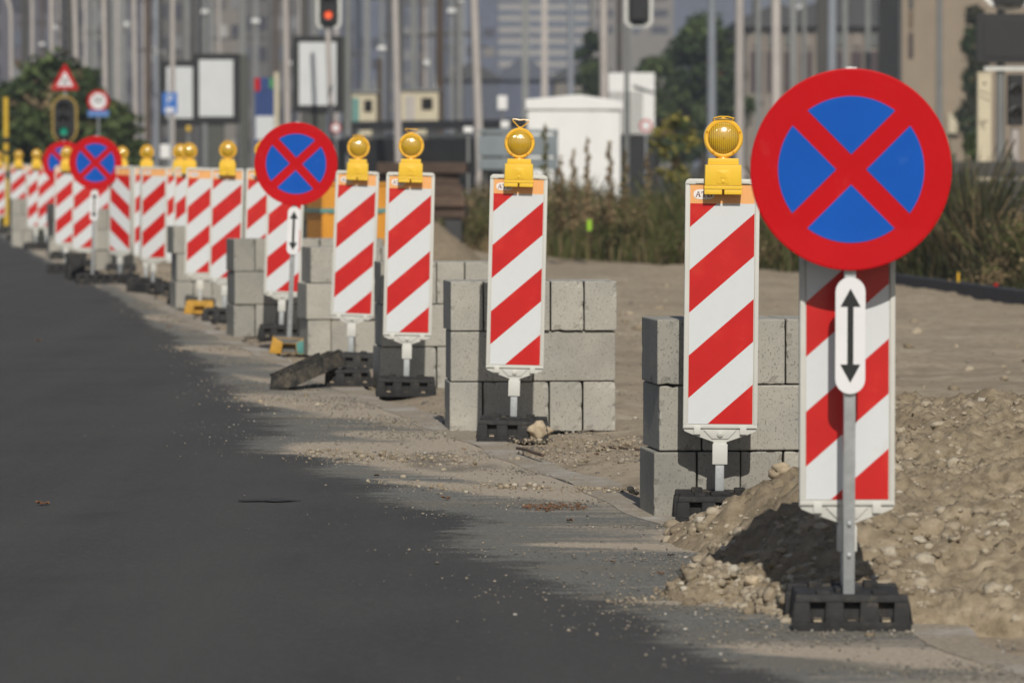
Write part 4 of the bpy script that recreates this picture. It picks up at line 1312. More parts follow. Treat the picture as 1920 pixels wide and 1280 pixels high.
def tree(name, px, Y, w, z0, z1, label, seed, mats, weights, n=6000, size=0.16, cat='tree', group=None, trunk=True, shape=0.7, nc=34):
    e = empty(name, (PX(px, Y), Y, 0))
    tag(e, label, cat, group)
    cs = clumpset(seed, nc, w / 2 * 0.85, w / 2 * 0.75, z0 + 0.15 * (z1 - z0), z1 - 0.10 * (z1 - z0), w * 0.15, shape)
    crown_mesh('crown', cs, n, size, mats, weights, e, seed)
    if trunk:
        t = MB()
        h = z0 + 0.6 * (z1 - z0)
        t.cyl((0, 0, -0.1), (0.05, 0, h), 0.035 * w, 0.015 * w, 10)
        r = random.Random(seed)
        for i in range(7):
            a = r.uniform(0, 6.28)
            zz = z0 + (h - z0) * (0.3 + 0.6 * r.random())
            t.cyl((0.03, 0, zz), (0.3 * w * math.cos(a), 0.3 * w * math.sin(a), zz + 0.25 * w), 0.014 * w, 0.005 * w, 7)
        t.build('trunk', MAT['trunk'], e, smooth=True)
    return e
DK, MD, YL = MAT['leaf_dark'], MAT['leaf_mid'], MAT['leaf_yellow']
tree('leafy_tree', 118, 135, 3.9, 0.3, PZ(88, 135), 'broad dark green tree behind the traffic light showing green', 5, [DK, MD, MAT['weed_brown']], [0.50, 0.42, 0.08], 8500, 0.15, nc=48)
tree('leafy_tree', 30, 150, 3.2, 0.3, PZ(150, 150), 'lower dark tree behind the yellow pole at the left edge', 6, [DK, MD], [0.8, 0.2], 8000, 0.13)
tree('leafy_tree', 212, 140, 1.6, 0.2, PZ(180, 140), 'small ragged tree behind the round speed sign', 61, [DK, MD, YL], [0.5, 0.35, 0.15], 3500, 0.10)
tree('green_shrub', 262, 120, 0.9, 0.0, PZ(248, 120), 'low green shrub left of the parking sign', 62, [DK, MD], [0.4, 0.6], 2000, 0.07, 'shrub')
tree('leafy_tree', 1318, 240, 5.6, 0.6, PZ(28, 240), 'large dark green tree behind the amber lamp beside the largest sign', 7, [DK, MD], [0.7, 0.3], 15000, 0.17)
tree('leafy_tree', 1232, 235, 3.2, 0.6, PZ(95, 235), 'mid green tree between white container and the large dark tree', 71, [DK, MD], [0.6, 0.4], 7000, 0.15)
tree('leafy_tree', 1112, 260, 3.0, 0.6, PZ(38, 260), 'narrow dark tree just right of the banded office block', 8, [DK, MD], [0.75, 0.25], 7000, 0.17)
tree('leafy_tree', 1395, 300, 3.0, 1.0, PZ(28, 300), 'distant dark tree above the red roofed house', 81, [DK, MD], [0.8, 0.2], 5000, 0.17)
tree('yellowing_bush', 1262, 82, 0.95, 0.25, PZ(188, 82), 'yellowing leggy bush right of the white and grey container', 9, [YL, MD, MAT['weed_brown']], [0.55, 0.3, 0.15], 900, 0.055, 'bush', shape=0.5, nc=22)
tree('green_shrub', 1822, 120, 0.8, 0.0, PZ(232, 120), 'green shrub at the foot of the tan brick building', 91, [MD, DK], [0.7, 0.3], 1500, 0.07, 'shrub')
# climbing plant on the corner of the tan building
Yi = 205
e = empty('climbing_plant', (PX(1826, Yi), Yi, 0))
tag(e, 'dark climbing plant on the right edge of the tan brick wall', 'climbing plant')
cs = [(PX(1826 + 9 * math.sin(k * 1.7) - (10 if k > 8 else 0), Yi) - PX(1826, Yi), 0.1 * math.sin(k), PZ(30 + 19 * k, Yi), 0.42, 0.3, 0.42) for k in range(13)]
crown_mesh('foliage', cs, 4200, 0.13, [DK, MAT['weed_dark'], MAT['weed_brown']], [0.6, 0.3, 0.1], e, 3)
st_ = MB()
st_.tube([(0, 0, 0), (0.05, 0, 2.5), (-0.05, 0, 5), (0.0, 0, 7.5)], 0.05, 7)
st_.build('stem', MAT['trunk'], e)

# ------------------------------------------------------------------ weed bank along the far side of the sand
def bank_Y(x):     # near edge of the weeds, from the photograph's base line
    return np.interp(x, [-1.2, 0.3, 1.6, 3.0, 3.7, 4.05, 4.7, 5.4, 7.5], [72, 66, 63, 58, 54.5, 51.2, 45.2, 41, 36])
def weeds(name, n, label=None):
    r = np.random.default_rng(5)
    x = r.uniform(-0.95, 7.0, n)
    t = r.random(n) ** 0.8
    y = bank_Y(x) + t * 9.0
    hn = fbm(x * 1.3, y * 0.35, seed=8, octv=3)
    hmax = np.interp(x, [-1.0, -0.3, 0.3, 0.9, 2.0, 3.0, 4.2, 7.0], [0.32, 0.55, 0.88, 0.90, 1.0, 1.0, 1.02, 1.1])
    h = hmax * np.clip(0.10 + 1.75 * (hn - 0.12), 0.22, 1.45) * r.uniform(0.5, 1.15, n) * (0.45 + 0.55 * sst(0.0, 0.35, t))
    a = r.uniform(0, 2 * np.pi, n)
    w = r.uniform(0.003, 0.009, n)
    bend = r.normal(0, 0.24, n) * h
    bend2 = r.normal(0, 0.18, n) * h
    dx, dy = np.cos(a) * w, np.sin(a) * w
    z0 = np.zeros(n) - 0.02
    P0 = np.stack([x - dx, y - dy, z0], -1)
    P1 = np.stack([x + dx, y + dy, z0], -1)
    P2 = np.stack([x + dx * 0.9 + bend * 0.4, y + dy * 0.9 + bend2 * 0.4, z0 + h * 0.6], -1)
    P3 = np.stack([x - dx * 0.9 + bend * 0.4, y - dy * 0.9 + bend2 * 0.4, z0 + h * 0.6], -1)
    P4 = np.stack([x + bend, y + bend2, z0 + h], -1)
    P5 = np.stack([x + bend + dx * 0.3, y + bend2 + dy * 0.3, z0 + h * 0.98], -1)
    v = np.stack([P0, P1, P2, P3, P5, P4], 1).reshape(-1, 3)
    b = np.arange(n)[:, None] * 6
    f = np.concatenate([b + np.array([[0, 1, 2, 3]]), b + np.array([[3, 2, 4, 5]])], 0)
    pn = fbm(x * 0.9 + 3, y * 0.5, seed=19, octv=3)
    mi = np.zeros(n, dtype=int)
    rr = r.random(n)
    green = sst(0.44, 0.58, pn)
    mi = np.where(rr < 0.16 + 0.68 * green, 1, np.where(rr < 0.93, 0, 2))
    mi = np.where(r.random(n) < 0.14 + 0.50 * sst(2.8, 4.2, x), 3, mi)
    o = np_mesh(name, v, f, [MAT['weed_brown'], MAT['weed_green'], MAT['weed_straw'], MAT['weed_dark']], np.concatenate([mi, mi]))
    tag(o, kind='stuff')
weeds('weeds', 40000)
# leafy mass low in the bank so it is not only blades
r_ = np.random.default_rng(17)
cs = []
for i in range(330):
    x = r_.uniform(-0.8, 6.8)
    k = r_.uniform(0.10, 0.27)
    y = float(bank_Y(np.array([x]))[0]) + k * 1.5 + r_.uniform(0.15, 7)
    cs.append((x, y, k * r_.uniform(0.5, 1.3) + 0.5 * r_.random() ** 1.5, k * 1.2, k * 1.4, k * 0.9))
o = crown_mesh('undergrowth', cs, 80000, 0.022, [MAT['weed_green'], MAT['weed_dark'], MAT['weed_brown'], MAT['weed_straw']], [0.42, 0.20, 0.32, 0.06], None, 22)
o['kind'] = 'stuff'
# tall single mullein-like stalks standing out against the cabinet
def stalk(px, py, Y, w, label, seed, mats=None):
    e = empty('weed_stalk', (PX(px, Y), Y, 0))
    tag(e, label, 'tall weed', 'tall weeds before the white cabinet')
    zt = PZ(py, Y)
    m_ = MB()
    m_.tube([(0, 0, 0), (0.02, 0, zt * 0.5), (0, 0, zt)], 0.008, 6)
    m_.build('stem', MAT['weed_brown'], e)
    cs = [(0.02 * math.sin(k * 2.1), 0, zt * (0.35 + 0.62 * k / 9), w * (1.2 - 0.08 * k), w * (1.2 - 0.08 * k), 0.08) for k in range(10)]
    crown_mesh('leaf_spray', cs, 420, 0.028, mats or [MAT['weed_green'], MAT['weed_brown']], [0.6, 0.4], e, seed)
stalk(1022, 232, 62, 0.07, 'tall dark weed before the left part of the white cabinet', 1)
stalk(1101, 258, 63, 0.06, 'tall pale weed before the right part of the white cabinet', 2, [MAT['weed_straw'], MAT['weed_brown']])
stalk(1143, 268, 64, 0.06, 'brown seeding weed right of the lamp post before the cabinet', 4, [MAT['weed_brown'], MAT['weed_straw']])
stalk(1172, 282, 65, 0.07, 'bushy brown weed below the corner of the white cabinet', 5, [MAT['weed_brown'], MAT['weed_green']])
stalk(1214, 292, 65, 0.07, 'bushy brown weed between white cabinet and yellowing bush', 6, [MAT['weed_brown'], MAT['weed_straw']])
stalk(1050, 300, 62, 0.07, 'low brown weed left of the middle of the white cabinet', 7, [MAT['weed_brown'], MAT['weed_dark']])
stalk(1075, 285, 63, 0.05, 'shorter brown weed before the middle of the white cabinet', 3, [MAT['weed_brown'], MAT['weed_straw']])

# ------------------------------------------------------------------ sand pile, timber pile, orange box, kerb
px_ = np.arange(-2.4, 0.35, 0.03)
py_ = np.arange(53, 66, 0.10)
SX, SY = np.meshgrid(px_, py_)
ph = 0.92 * np.exp(-(((SX + 1.55) / 0.62) ** 2 + ((SY - 59) / 2.6) ** 2)) + 0.34 * np.exp(-(((SX + 0.75) / 0.40) ** 2 + ((SY - 58) / 2.0) ** 2))
ph = ph + 0.12 * (fbm(SX * 3, SY * 1.2, seed=2) - 0.5) * sst(0.02, 0.3, ph) - 0.04
ny, nx = SX.shape
idx = np.arange(ny * nx).reshape(ny, nx)
q = np.stack([idx[:-1, :-1], idx[:-1, 1:], idx[1:, 1:], idx[1:, :-1]], -1).reshape(-1, 4)
o = np_mesh('sand_pile', np.stack([SX, SY, ph], -1).reshape(-1, 3), q[ph.reshape(-1)[q].max(1) > -0.02], MAT['heap'], smooth=True)
tag(o, 'pale sand pile sloping down to the right behind the beacons', 'sand pile')
Yt = 69
for r in range(5):
    for c in range(2):
        m_ = MB()
        w_ = 0.55 + 0.12 * rnd.random()
        m_.box(-w_ / 2, w_ / 2, 0, 0.9 + 0.3 * rnd.random(), 0, 0.155)
        o = m_.build('timber_beam', MAT['timber'], bevel=0.01)
        o.location = (PX(752 + 75 * c + rnd.uniform(-6, 6), Yt), Yt + rnd.uniform(-0.1, 0.1), 0.50 + 0.16 * r)
        o.rotation_euler = (0, 0, R(rnd.uniform(-5, 5)))
        tag(o, 'dark old timber beam, %s in the %s column of the pile behind the beacons' % (['lowest', 'second from the bottom', 'middle', 'second from the top', 'topmost'][r], ['left', 'right'][c]), 'beam', 'piled old timber beams')
bl = MB()
for x in (PX(740, Yt), PX(800, Yt), PX(850, Yt)):
    bl.box(x - 0.12, x + 0.12, Yt + 0.05, Yt + 0.8, -0.02, 0.495)
tag(bl.build('concrete_trestle', MAT['dark_concrete'], bevel=0.01), 'dark low trestle carrying the pile of old timber', 'trestle')
# orange box with a teal band
Yb = 46
e = empty('orange_box', (PX(604, Yb), Yb, 0), (0, 0, R(16)))
tag(e, 'orange steel box with a teal band behind the block stacks', 'steel box')
m_ = MB()
W_, zt = 0.66, PZ(348, Yb)
m_.box(0, W_, 0, 0.62, 0.0, zt)
m_.box(-0.015, W_ + 0.015, -0.015, 0.635, zt + 0.002, zt + 0.03)
for x in (0.02, 0.30, 0.60): m_.box(x, x + 0.035, -0.014, 0.0, 0.02, zt - 0.02)
m_.build('body', MAT['orange_box'], e, bevel=0.006)
m_ = MB()
m_.box(-0.018, W_ + 0.018, -0.018, 0.638, PZ(399, Yb), PZ(391, Yb))
m_.build('band', MAT['teal'], e)
# long slate kerb in front of the weeds on the right
def long_wall(name, x0, y0, x1, y1, h, t, mat, label, cat, z0=-0.05, seg=1):
    m_ = MB()
    L = math.hypot(x1 - x0, y1 - y0)
    for i in range(seg):
        a, b = L * i / seg + 0.003, L * (i + 1) / seg - 0.003
        m_.box(a, b, 0, t, z0, h)
    o = m_.build(name, mat, bevel=0.006)
    o.location = (x0, y0, 0)
    o.rotation_euler = (0, 0, math.atan2(y1 - y0, x1 - x0))
    return tag(o, label, cat)
long_wall('kerb_edge', PX(1590, 53.0), 53.0, PX(2010, 41.9), 41.9, 0.135, 0.10, MAT['kerb'], 'long dark slate kerb standing between the sand and the weeds', 'kerb', seg=9)
m_ = MB()
m_.cyl((0, 0, 0), (0, 0, 0.10), 0.012, 0.010, 8, 0)
m_.cyl((0, 0, 0.0), (0, 0, 0.035), 0.014, 0.014, 8, 1)
o = m_.build('marker_peg', [emis('peg_orange', (0, 0, 0), 0.0) if False else MAT['ring_amber'], MAT['yellow_paint']])
o.location = (PX(1797, 47.0), 47.0, 0.13)
tag(o, 'little orange and yellow marker peg on the slate kerb', 'peg')
lump('litter_scrap', 1868, 45.3, 0.15, 0.022, 'small dark red scrap of litter lying on the slate kerb', 'litter', 23, 'red_sign')
lump('litter_bag', 1262, 63.0, 0.05, 0.10, 'dark blue litter bag lying at the foot of the weeds', 'litter', 27, 'sign_navy', 0.4)
m_ = MB()
m_.prism(rounded(-0.03, 0.03, 0, 0.14, 0.01), 0, 0.01)
o = m_.build('survey_tag', leaf_mat('lime_tag', (0.30, 0.55, 0.04), 0.1))
o.location = (PX(1105, 62), 62, 0.42)
tag(o, 'small lime green tag caught in the weeds before the white cabinet', 'tag')

# ------------------------------------------------------------------ posts and masts
def pole(name, px_top, px_bot, Y, wpx, mat, label, cat, top=8.5, group=None, arm=0, kind='round'):
    x0, x1 = PX(px_bot, Y), PX(px_top, Y)
    zt = PZ(0, Y)
    lean = (x1 - x0) / max(zt, 1)
    r = wpx / F * Y / 2
    e = empty(name, (x0, Y, 0), (0, math.atan(lean), 0))
    tag(e, label, cat, group)
    m_ = MB()
    if kind == 'round':
        m_.cyl((0, 0, -0.2), (0, 0, top), r * 1.12, r * 0.8, 14)
    elif kind == 'h':
        m_.box(-r, r, -r, -r * 0.72, -0.2, top)
        m_.box(-r, r, r * 0.72, r, -0.2, top)
        m_.box(-r * 0.16, r * 0.16, -r * 0.719, r * 0.719, -0.2, top)
    else:
        m_.box(-r, r, -r, r, -0.2, top, 0, r * 0.1, r * 0.1)
    m_.build('shaft', mat, e, smooth=(kind == 'round'))
    if kind == 'round':
        b = MB()
        b.cyl((0, 0, -0.1), (0, 0, 0.95), r * 1.42, r * 1.35, 14)
        b.cyl((0, 0, 0.951), (0, 0, 1.03), r * 1.35, r * 1.13, 14, caps=False)
        b.build('base_sleeve', mat, e, smooth=True)
    else:
        b = MB()
        b.box(-r * 1.7, r * 1.7, -r * 1.7, r * 1.7, -0.1, 0.35)
        b.build('footing', MAT['dark_concrete'], e)
    return e
PG = 'pale lamp posts along the road'
PALE = [
 (1454, 1456, 92, 19, 'pale lamp post rising directly behind the left rim of the largest sign'),
 (1131, 1135, 100, 17, 'pale lamp post standing before the white cabinet'),
 (889, 904, 104, 16, 'pale lamp post left of the white cabinet, leaning slightly'),
 (741, 750, 112, 14, 'pale lamp post behind the beacon left of the sandy foot'),
 (613, 628, 122, 11, 'thin leaning post crossing the right billboard'),
 (536, 542, 128, 12, 'pale lamp post just left of the right billboard'),
 (325, 323, 138, 10, 'thin pale post crossing the left billboard above the parking sign'),
 (252, 257, 146, 10, 'pale lamp post between the speed sign and the left billboard'),
 (196, 201, 152, 10, 'pale lamp post directly behind the round speed sign'),
 (141, 150, 158, 11, 'pale lamp post just right of the triangular sign'),
 (97, 101, 163, 10, 'pale lamp post just left of the triangular sign'),
 (1386, 1386, 140, 18, 'beige lamp post right of the amber lamp beside the largest sign'),
]
for a, b, Y, w, lab in PALE: pole('lamp_post', a, b, Y, w, MAT['pole_pale'], lab, 'lamp post', 9.0, PG)
# two whose curved arms are in view
def curved(px, py0, Y, wpx, dx, label):
    e = empty('lamp_post', (PX(px, Y), Y, 0))
    tag(e, label, 'lamp post', PG)
    r = wpx / F * Y / 2
    k = Y / F
    h = PZ(py0, Y)
    m_ = MB()
    pts = [(0, 0, -0.2), (0, 0, h * 0.5), (0, 0, h)]
    for i in range(1, 9):
        t = i / 8
        pts.append((dx * k * t * t, 0, h + 46 * k * t))
    m_.tube(pts, r, 10)
    m_.build('shaft', MAT['pole_pale'], e, smooth=True)
    hd = MB()
    hd.box(dx * k - 0.35, dx * k + 0.08, -0.12, 0.12, h + 45 * k, h + 45 * k + 0.12, 0, 0.03, 0.03)
    hd.build('lamp_head', MAT['pole_pale'], e, bevel=0.02)
curved(22, 30, 175, 7, -16, 'pale lamp post with a curved arm, nearest the left edge')
curved(62, 20, 175, 7, -6, 'pale lamp post with slightly bent top, second from the left edge')
MG = 'catenary masts of the railway yard'
MASTS = [
 (48, 48, 200, 12, 'dark', 'h', 'dark mast between the two curved lamp posts'),
 (131, 131, 210, 11, 'dark', 'h', 'dark mast left of the pale post beside the triangular sign'),
 (214, 214, 230, 8, 'grey', 'h', 'thin grey mast right of the speed sign post'),
 (230, 230, 240, 8, 'grey', 'h', 'thin grey mast left of the post between speed sign and billboard'),
 (278, 278, 235, 10, 'brown', 'h', 'brownish mast left of the left billboard'),
 (302, 302, 240, 9, 'dark', 'h', 'dark thin mast at the left edge of the left billboard'),
 (352, 352, 220, 9, 'grey', 'h', 'grey mast above the left billboard'),
 (363, 363, 215, 7, 'dark', 'h', 'dark thin mast between the two left billboards'),
 (456, 456, 175, 14, 'grey', 'box', 'broad grey mast just right of the middle billboard'),
 (572, 572, 190, 16, 'dark', 'h', 'broad dark mast behind the right billboard'),
 (591, 591, 195, 14, 'grey', 'h', 'broad grey mast behind the right billboard, beside the dark one'),
 (690, 690, 260, 7, 'grey', 'h', 'thin grey mast between the right billboard and a lamp post'),
 (776, 776, 175, 12, 'grey', 'box', 'grey square mast right of the post behind the fourth beacon'),
 (729, 729, 280, 8, 'dark', 'h', 'thin dark mast left of a pale lamp post in the centre'),
 (712, 712, 190, 10, 'brown', 'round', 'short brown wooden pole before the cream cabins'),
 (825, 825, 170, 14, 'brown', 'round', 'dark brown wooden pole between two pale lamp posts'),
 (862, 862, 300, 8, 'grey', 'h', 'thin grey mast right of the dark brown pole'),
 (985, 985, 190, 12, 'grey', 'h', 'greenish grey mast above the left end of the white cabinet'),
 (1021, 1021, 185, 12, 'pale', 'box', 'beige square mast above the white cabinet'),
 (1070, 1070, 180, 14, 'blue', 'round', 'blue grey mast above the right part of the white cabinet'),
 (1161, 1161, 170, 10, 'dark', 'h', 'dark mast left of the hanging signal above the container'),
 (1180, 1180, 165, 12, 'grey', 'box', 'grey mast below the hanging signal above the container'),
 (1334, 1334, 150, 17, 'blue', 'round', 'blue grey mast behind the amber lamp beside the largest sign'),
 (1421, 1421, 210, 9, 'grey', 'h', 'thin grey mast before the industrial hall, leftmost of five'),
 (1486, 1486, 195, 11, 'grey', 'h', 'grey mast before the industrial hall, right of the pale post'),
 (1507, 1507, 230, 8, 'grey', 'h', 'thin grey mast between a grey mast and the dark broad one'),
 (1540, 1540, 170, 19, 'dark', 'h', 'broad dark mast above the largest sign'),
 (1559, 1559, 160, 18, 'blue', 'round', 'blue grey mast touching the broad dark one above the largest sign'),
 (1583, 1583, 240, 9, 'grey', 'h', 'thin grey mast above the top of the largest sign'),
 (1626, 1626, 235, 10, 'grey', 'h', 'thin pale grey mast right of the top of the largest sign'),
 (1672, 1672, 245, 8, 'grey', 'h', 'thin grey mast left of the tan brick building'),
 (1760, 1760, 190, 12, 'grey', 'round', 'grey mast standing before the tan brick wall'),
]
mm = {'dark': 'pole_dark', 'grey': 'pole_grey', 'blue': 'pole_blue', 'brown': 'pole_brown', 'pale': 'pole_pale'}
for a, b, Y, w, c, k, lab in MASTS:
    pole('catenary_mast' if c != 'brown' else 'wooden_pole', a, b, Y, w, MAT[mm[c]], lab, 'mast' if c != 'brown' else 'pole', 11.0 if px_ is not None and a != 712 else PZ(110, Y), MG, kind=k)
# many thin far masts in the yard, individually placed
r_ = random.Random(4)
xs = [r_.uniform(20, 930) for _ in range(46)] + [r_.uniform(1400, 1690) for _ in range(10)]
xs.sort()
m0 = None
for i, x in enumerate(xs):
    Y = r_.uniform(300, 420)
    e = empty('catenary_mast', (PX(x, Y), Y, 0))
    near = min(PALE, key=lambda p: abs(p[0] - x))
    tag(e, 'thin far mast deep in the railway yard', 'mast', 'thin masts deep in the railway yard')
    w_ = r_.uniform(4.5, 8) / F * Y / 2
    m_ = MB()
    m_.box(-w_, w_, -w_, w_, -0.1, 15)
    m_.build('shaft', MAT[r_.choice(['pole_grey', 'pole_pale', 'pole_dark', 'pole_blue', 'pole_grey', 'pole_brown'])], e)
    if i % 2 == 0:
        zl = PZ(r_.uniform(5, 190), Y)
        m_ = MB()
        q_ = r_.uniform(3.5, 6.5) / F * Y
        m_.box(-q_ * 1.3, q_ * 1.3, -q_ - w_, -w_ - 0.002, zl, zl + q_ * 1.3)
        m_.build('lamp_head', MAT['white_paint'], e, bevel=0.05)
    if i % 3 == 0:
        zl = PZ(r_.uniform(-10, 120), Y)
        m_ = MB()
        q_ = r_.uniform(25, 60) / F * Y
        m_.box(-q_, -w_ - 0.002, -0.1, 0.1, zl, zl + 0.2)
        m_.box(w_ + 0.002, q_, -0.1, 0.1, zl + 0.02, zl + 0.2)
        m_.build('cross_arm', MAT['pole_dark'], e)

# ------------------------------------------------------------------ billboards
def billboard(x0, y0, x1, y1, Y, side, label):
    e = empty('billboard', (PX((x0 + x1) / 2, Y), Y, 0))
    tag(e, label, 'billboard', 'blank white billboards')
    k = Y / F
    w, zb, zt = (x1 - x0) * k / 2, PZ(y1, Y), PZ(y0, Y)
    m_ = MB()
    f_ = 10 * k
    m_.box(-w - 2 * k, w + 2 * k, 0.0, 0.25, zb - 13 * k, zt + 2 * k)
    m_.build('casing', MAT['black'], e, bevel=0.02)
    m_ = MB()
    m_.box(-w + f_, w - f_, -0.02, -0.001, zb, zt - f_)
    m_.build('poster', MAT['poster'], e)
    m_ = MB()
    if side:
        m_.box(w + 2 * k + 0.004, w + 0.004 + 18 * k, 0.02, 0.35, -0.1, zt)
    m_.box(-w * 0.35, w * 0.35, 0.06, 0.22, -0.1, zb - 13 * k - 0.002)
    m_.build('stand', MAT['pole_dark'] if not side else MAT['bb_side'], e)
MAT['bb_side'] = M('billboard_side', (0.075, 0.08, 0.07), 0.6, var=0.1)
billboard(303, 116, 372, 222, 140, False, 'blank white billboard behind the parking sign, left of three')
billboard(364, 103, 448, 219, 131, True, 'blank white billboard between the other two, the tallest in view')
billboard(551, 70, 641, 198, 128, True, 'blank white billboard above the second largest no stopping sign')
# tall advertising panel in colours
Ya = 150
e = empty('advertising_pillar', (PX(500, Ya), Ya, 0))
tag(e, 'navy advertising panel with red, blue and green top beside the right billboard', 'advertising panel')
k = Ya / F
m_ = MB()
m_.box(-22 * k, 17 * k, 0, 0.2, 0, PZ(146, Ya))
m_.build('casing', MAT['sign_navy'], e)
m_ = MB()
m_.box(-22 * k, -12 * k, -0.02, -0.001, PZ(171, Ya), PZ(147, Ya), 0)
m_.box(-11 * k, 5 * k, -0.02, -0.001, PZ(171, Ya), PZ(147, Ya), 1)
m_.box(6 * k, 13 * k, -0.02, -0.001, PZ(166, Ya), PZ(147, Ya), 2)
m_.box(-20 * k, 14 * k, -0.02, -0.001, PZ(262, Ya), PZ(218, Ya), 3)
m_.box(15 * k, 23 * k, -0.03, 0.19, 0, PZ(136, Ya), 4)
m_.build('coloured_face', [MAT['red_sign'], MAT['sign_navy'], MAT['green_p'], MAT['poster'], MAT['cream']], e)

# ------------------------------------------------------------------ signals and road signs in the back
def stadium(w, h, n=10):
    pts = []
    for i in range(n + 1):
        t = R(180 + 180 * i / n)
        pts.append((w * math.cos(t), -h + w + w * math.sin(t)))
    for i in range(n + 1):
        t = R(180 * i / n)
        pts.append((w * math.cos(t), h - w + w * math.sin(t)))
    return pts
def zshift(pts, dz): return [(x, z + dz) for x, z in pts]
MAT['yellow_rim'] = M('signal_yellow_rim', (0.40, 0.27, 0.05), 0.5, var=0.1)
MAT['dark_lens'] = M('dark_lens', (0.010, 0.010, 0.011), 0.2, var=0.1)
MAT['grey_rim'] = M('signal_pale_rim', (0.62, 0.63, 0.60), 0.5, var=0.08)
def signal(px, py, Y, w, h, rim, lit, label, n_l=3, square=False, arm=None, base=True, polepx=0):
    e = empty('traffic_light', (PX(px, Y), Y, 0))
    tag(e, label, 'traffic light')
    zc = PZ(py, Y)
    o_ = stadium(w, h) if not square else rounded(-w, w, -h, h, w * 0.55)
    i_ = stadium(w * 0.86, h - w * 0.14) if not square else rounded(-w * 0.76, w * 0.76, -h + w * 0.22, h - w * 0.22, w * 0.36)
    m_ = MB()
    m_.prism(zshift(o_, zc), 0, 0.03)
    m_.build('backing_board', rim, e)
    m_ = MB()
    m_.prism(zshift(i_, zc), -0.012, -0.001)
    m_.box(-w * 0.46, w * 0.46, -0.20, -0.0125, zc - h * 0.80, zc + h * 0.80)
    m_.build('housing', MAT['black'], e, bevel=0.01)
    for j in range(n_l):
        z = zc + h * 0.52 * (1 - j) if n_l == 3 else zc
        m_ = MB()
        m_.cyl((0, -0.202, z), (0, -0.215, z), w * 0.29, w * 0.27, 20)
        m_.build('lens', lit[j], e, smooth=True)
        m_ = MB()
        n = 14
        for i in range(n):
            t0, t1 = R(-10 + 200 * i / n), R(-10 + 200 * (i + 1) / n)
            rr = w * 0.42
            m_.poly([(rr * math.cos(t0), -0.201, z + rr * math.sin(t0)), (rr * math.cos(t1), -0.201, z + rr * math.sin(t1)), (rr * math.cos(t1), -0.36, z + rr * math.sin(t1) * 0.96), (rr * math.cos(t0), -0.36, z + rr * math.sin(t0) * 0.96)])
        m_.build('visor', MAT['black'], e)
    m_ = MB()
    x = polepx / F * Y
    m_.cyl((x, 0.08, -0.1), (x, 0.08, zc + h * (2.0 if arm else 0.6)), 0.07, 0.06, 12)
    if arm:
        m_.tube([(x, 0.08, zc + h * 1.95), (x * 0.5, 0.05, zc + h * 1.6), (0, 0.05, zc + h * 0.7)], 0.035, 8)
    m_.build('pole', MAT['pole_grey'], e, smooth=True)
    return e
DL = MAT['dark_lens']
signal(122, 224, 110, 0.29, 0.54, MAT['yellow_rim'], [DL, DL, MAT['green_light']], 'traffic light showing green with a yellow rimmed board below the triangular sign')
signal(617, 2, 118, 0.31, 0.70, MAT['grey_rim'], [DL, DL, MAT['red_light']], 'traffic light with a red lamp above the right billboard', square=True, arm=True, polepx=36)
signal(1197, -18, 125, 0.37, 0.98, MAT['grey_rim'], [DL, DL, DL], 'unlit hanging traffic light above the white and grey container', n_l=0, square=True, arm=True, polepx=-22)
# red lamp sits above the lower end as in the street: the lit lens is the bottom one here because the head hangs below the frame
e = signal(1890, -32, 70, 0.47, 0.42, MAT['white_paint'], [DL], 'big dark signal head with a white rimmed board at the top right corner', n_l=1, polepx=-14)
m_ = MB()
m_.prism(zshift(rounded(-0.48, 0.55, -0.36, 0.36, 0.05), PZ(73, 70)), -0.10, 0.10)
m_.prism(zshift(rounded(-0.38, 0.45, -0.28, 0.28, 0.06), PZ(73, 70)), -0.112, -0.10)
m_.build('lower_cabinet', M('signal_charcoal', (0.017, 0.018, 0.019), 0.6, var=0.1), e, bevel=0.008)
m_ = MB()
m_.box(-0.36, 0.60, -0.03, 0.03, PZ(133, 70), PZ(124, 70))
m_.build('crossbar', MAT['grey_rim'], e)
# pedestrian signal on a white post
Yp = 70
e = empty('pedestrian_signal', (PX(1902, Yp), Yp, 0))
tag(e, 'small dark pedestrian signal on a white post at the right edge', 'traffic light')
m_ = MB()
m_.cyl((0, 0, -0.1), (0, 0, PZ(240, Yp)), 0.075, 0.07, 14)
m_.build('post', MAT['pole_pale'], e, smooth=True)
m_ = MB()
m_.box(-0.11, 0.11, -0.14, 0.10, PZ(236, Yp) + 0.0, PZ(140, Yp))
m_.build('housing', MAT['black'], e, bevel=0.02)
for j, py in enumerate((170, 212)):
    m_ = MB()
    m_.cyl((0, -0.142, PZ(py, Yp)), (0, -0.155, PZ(py, Yp)), 0.075, 0.07, 18)
    m_.build('lens', DL, e)
    m_ = MB()
    for i in range(12):
        t0, t1 = R(180 * i / 12), R(180 * (i + 1) / 12)
        m_.poly([(0.09 * math.cos(t0), -0.141, PZ(py, Yp) + 0.09 * math.sin(t0)), (0.09 * math.cos(t1), -0.141, PZ(py, Yp) + 0.09 * math.sin(t1)), (0.09 * math.cos(t1), -0.27, PZ(py, Yp) + 0.085 * math.sin(t1)), (0.09 * math.cos(t0), -0.27, PZ(py, Yp) + 0.085 * math.sin(t0))])
    m_.build('visor', MAT['grey_rim'], e)
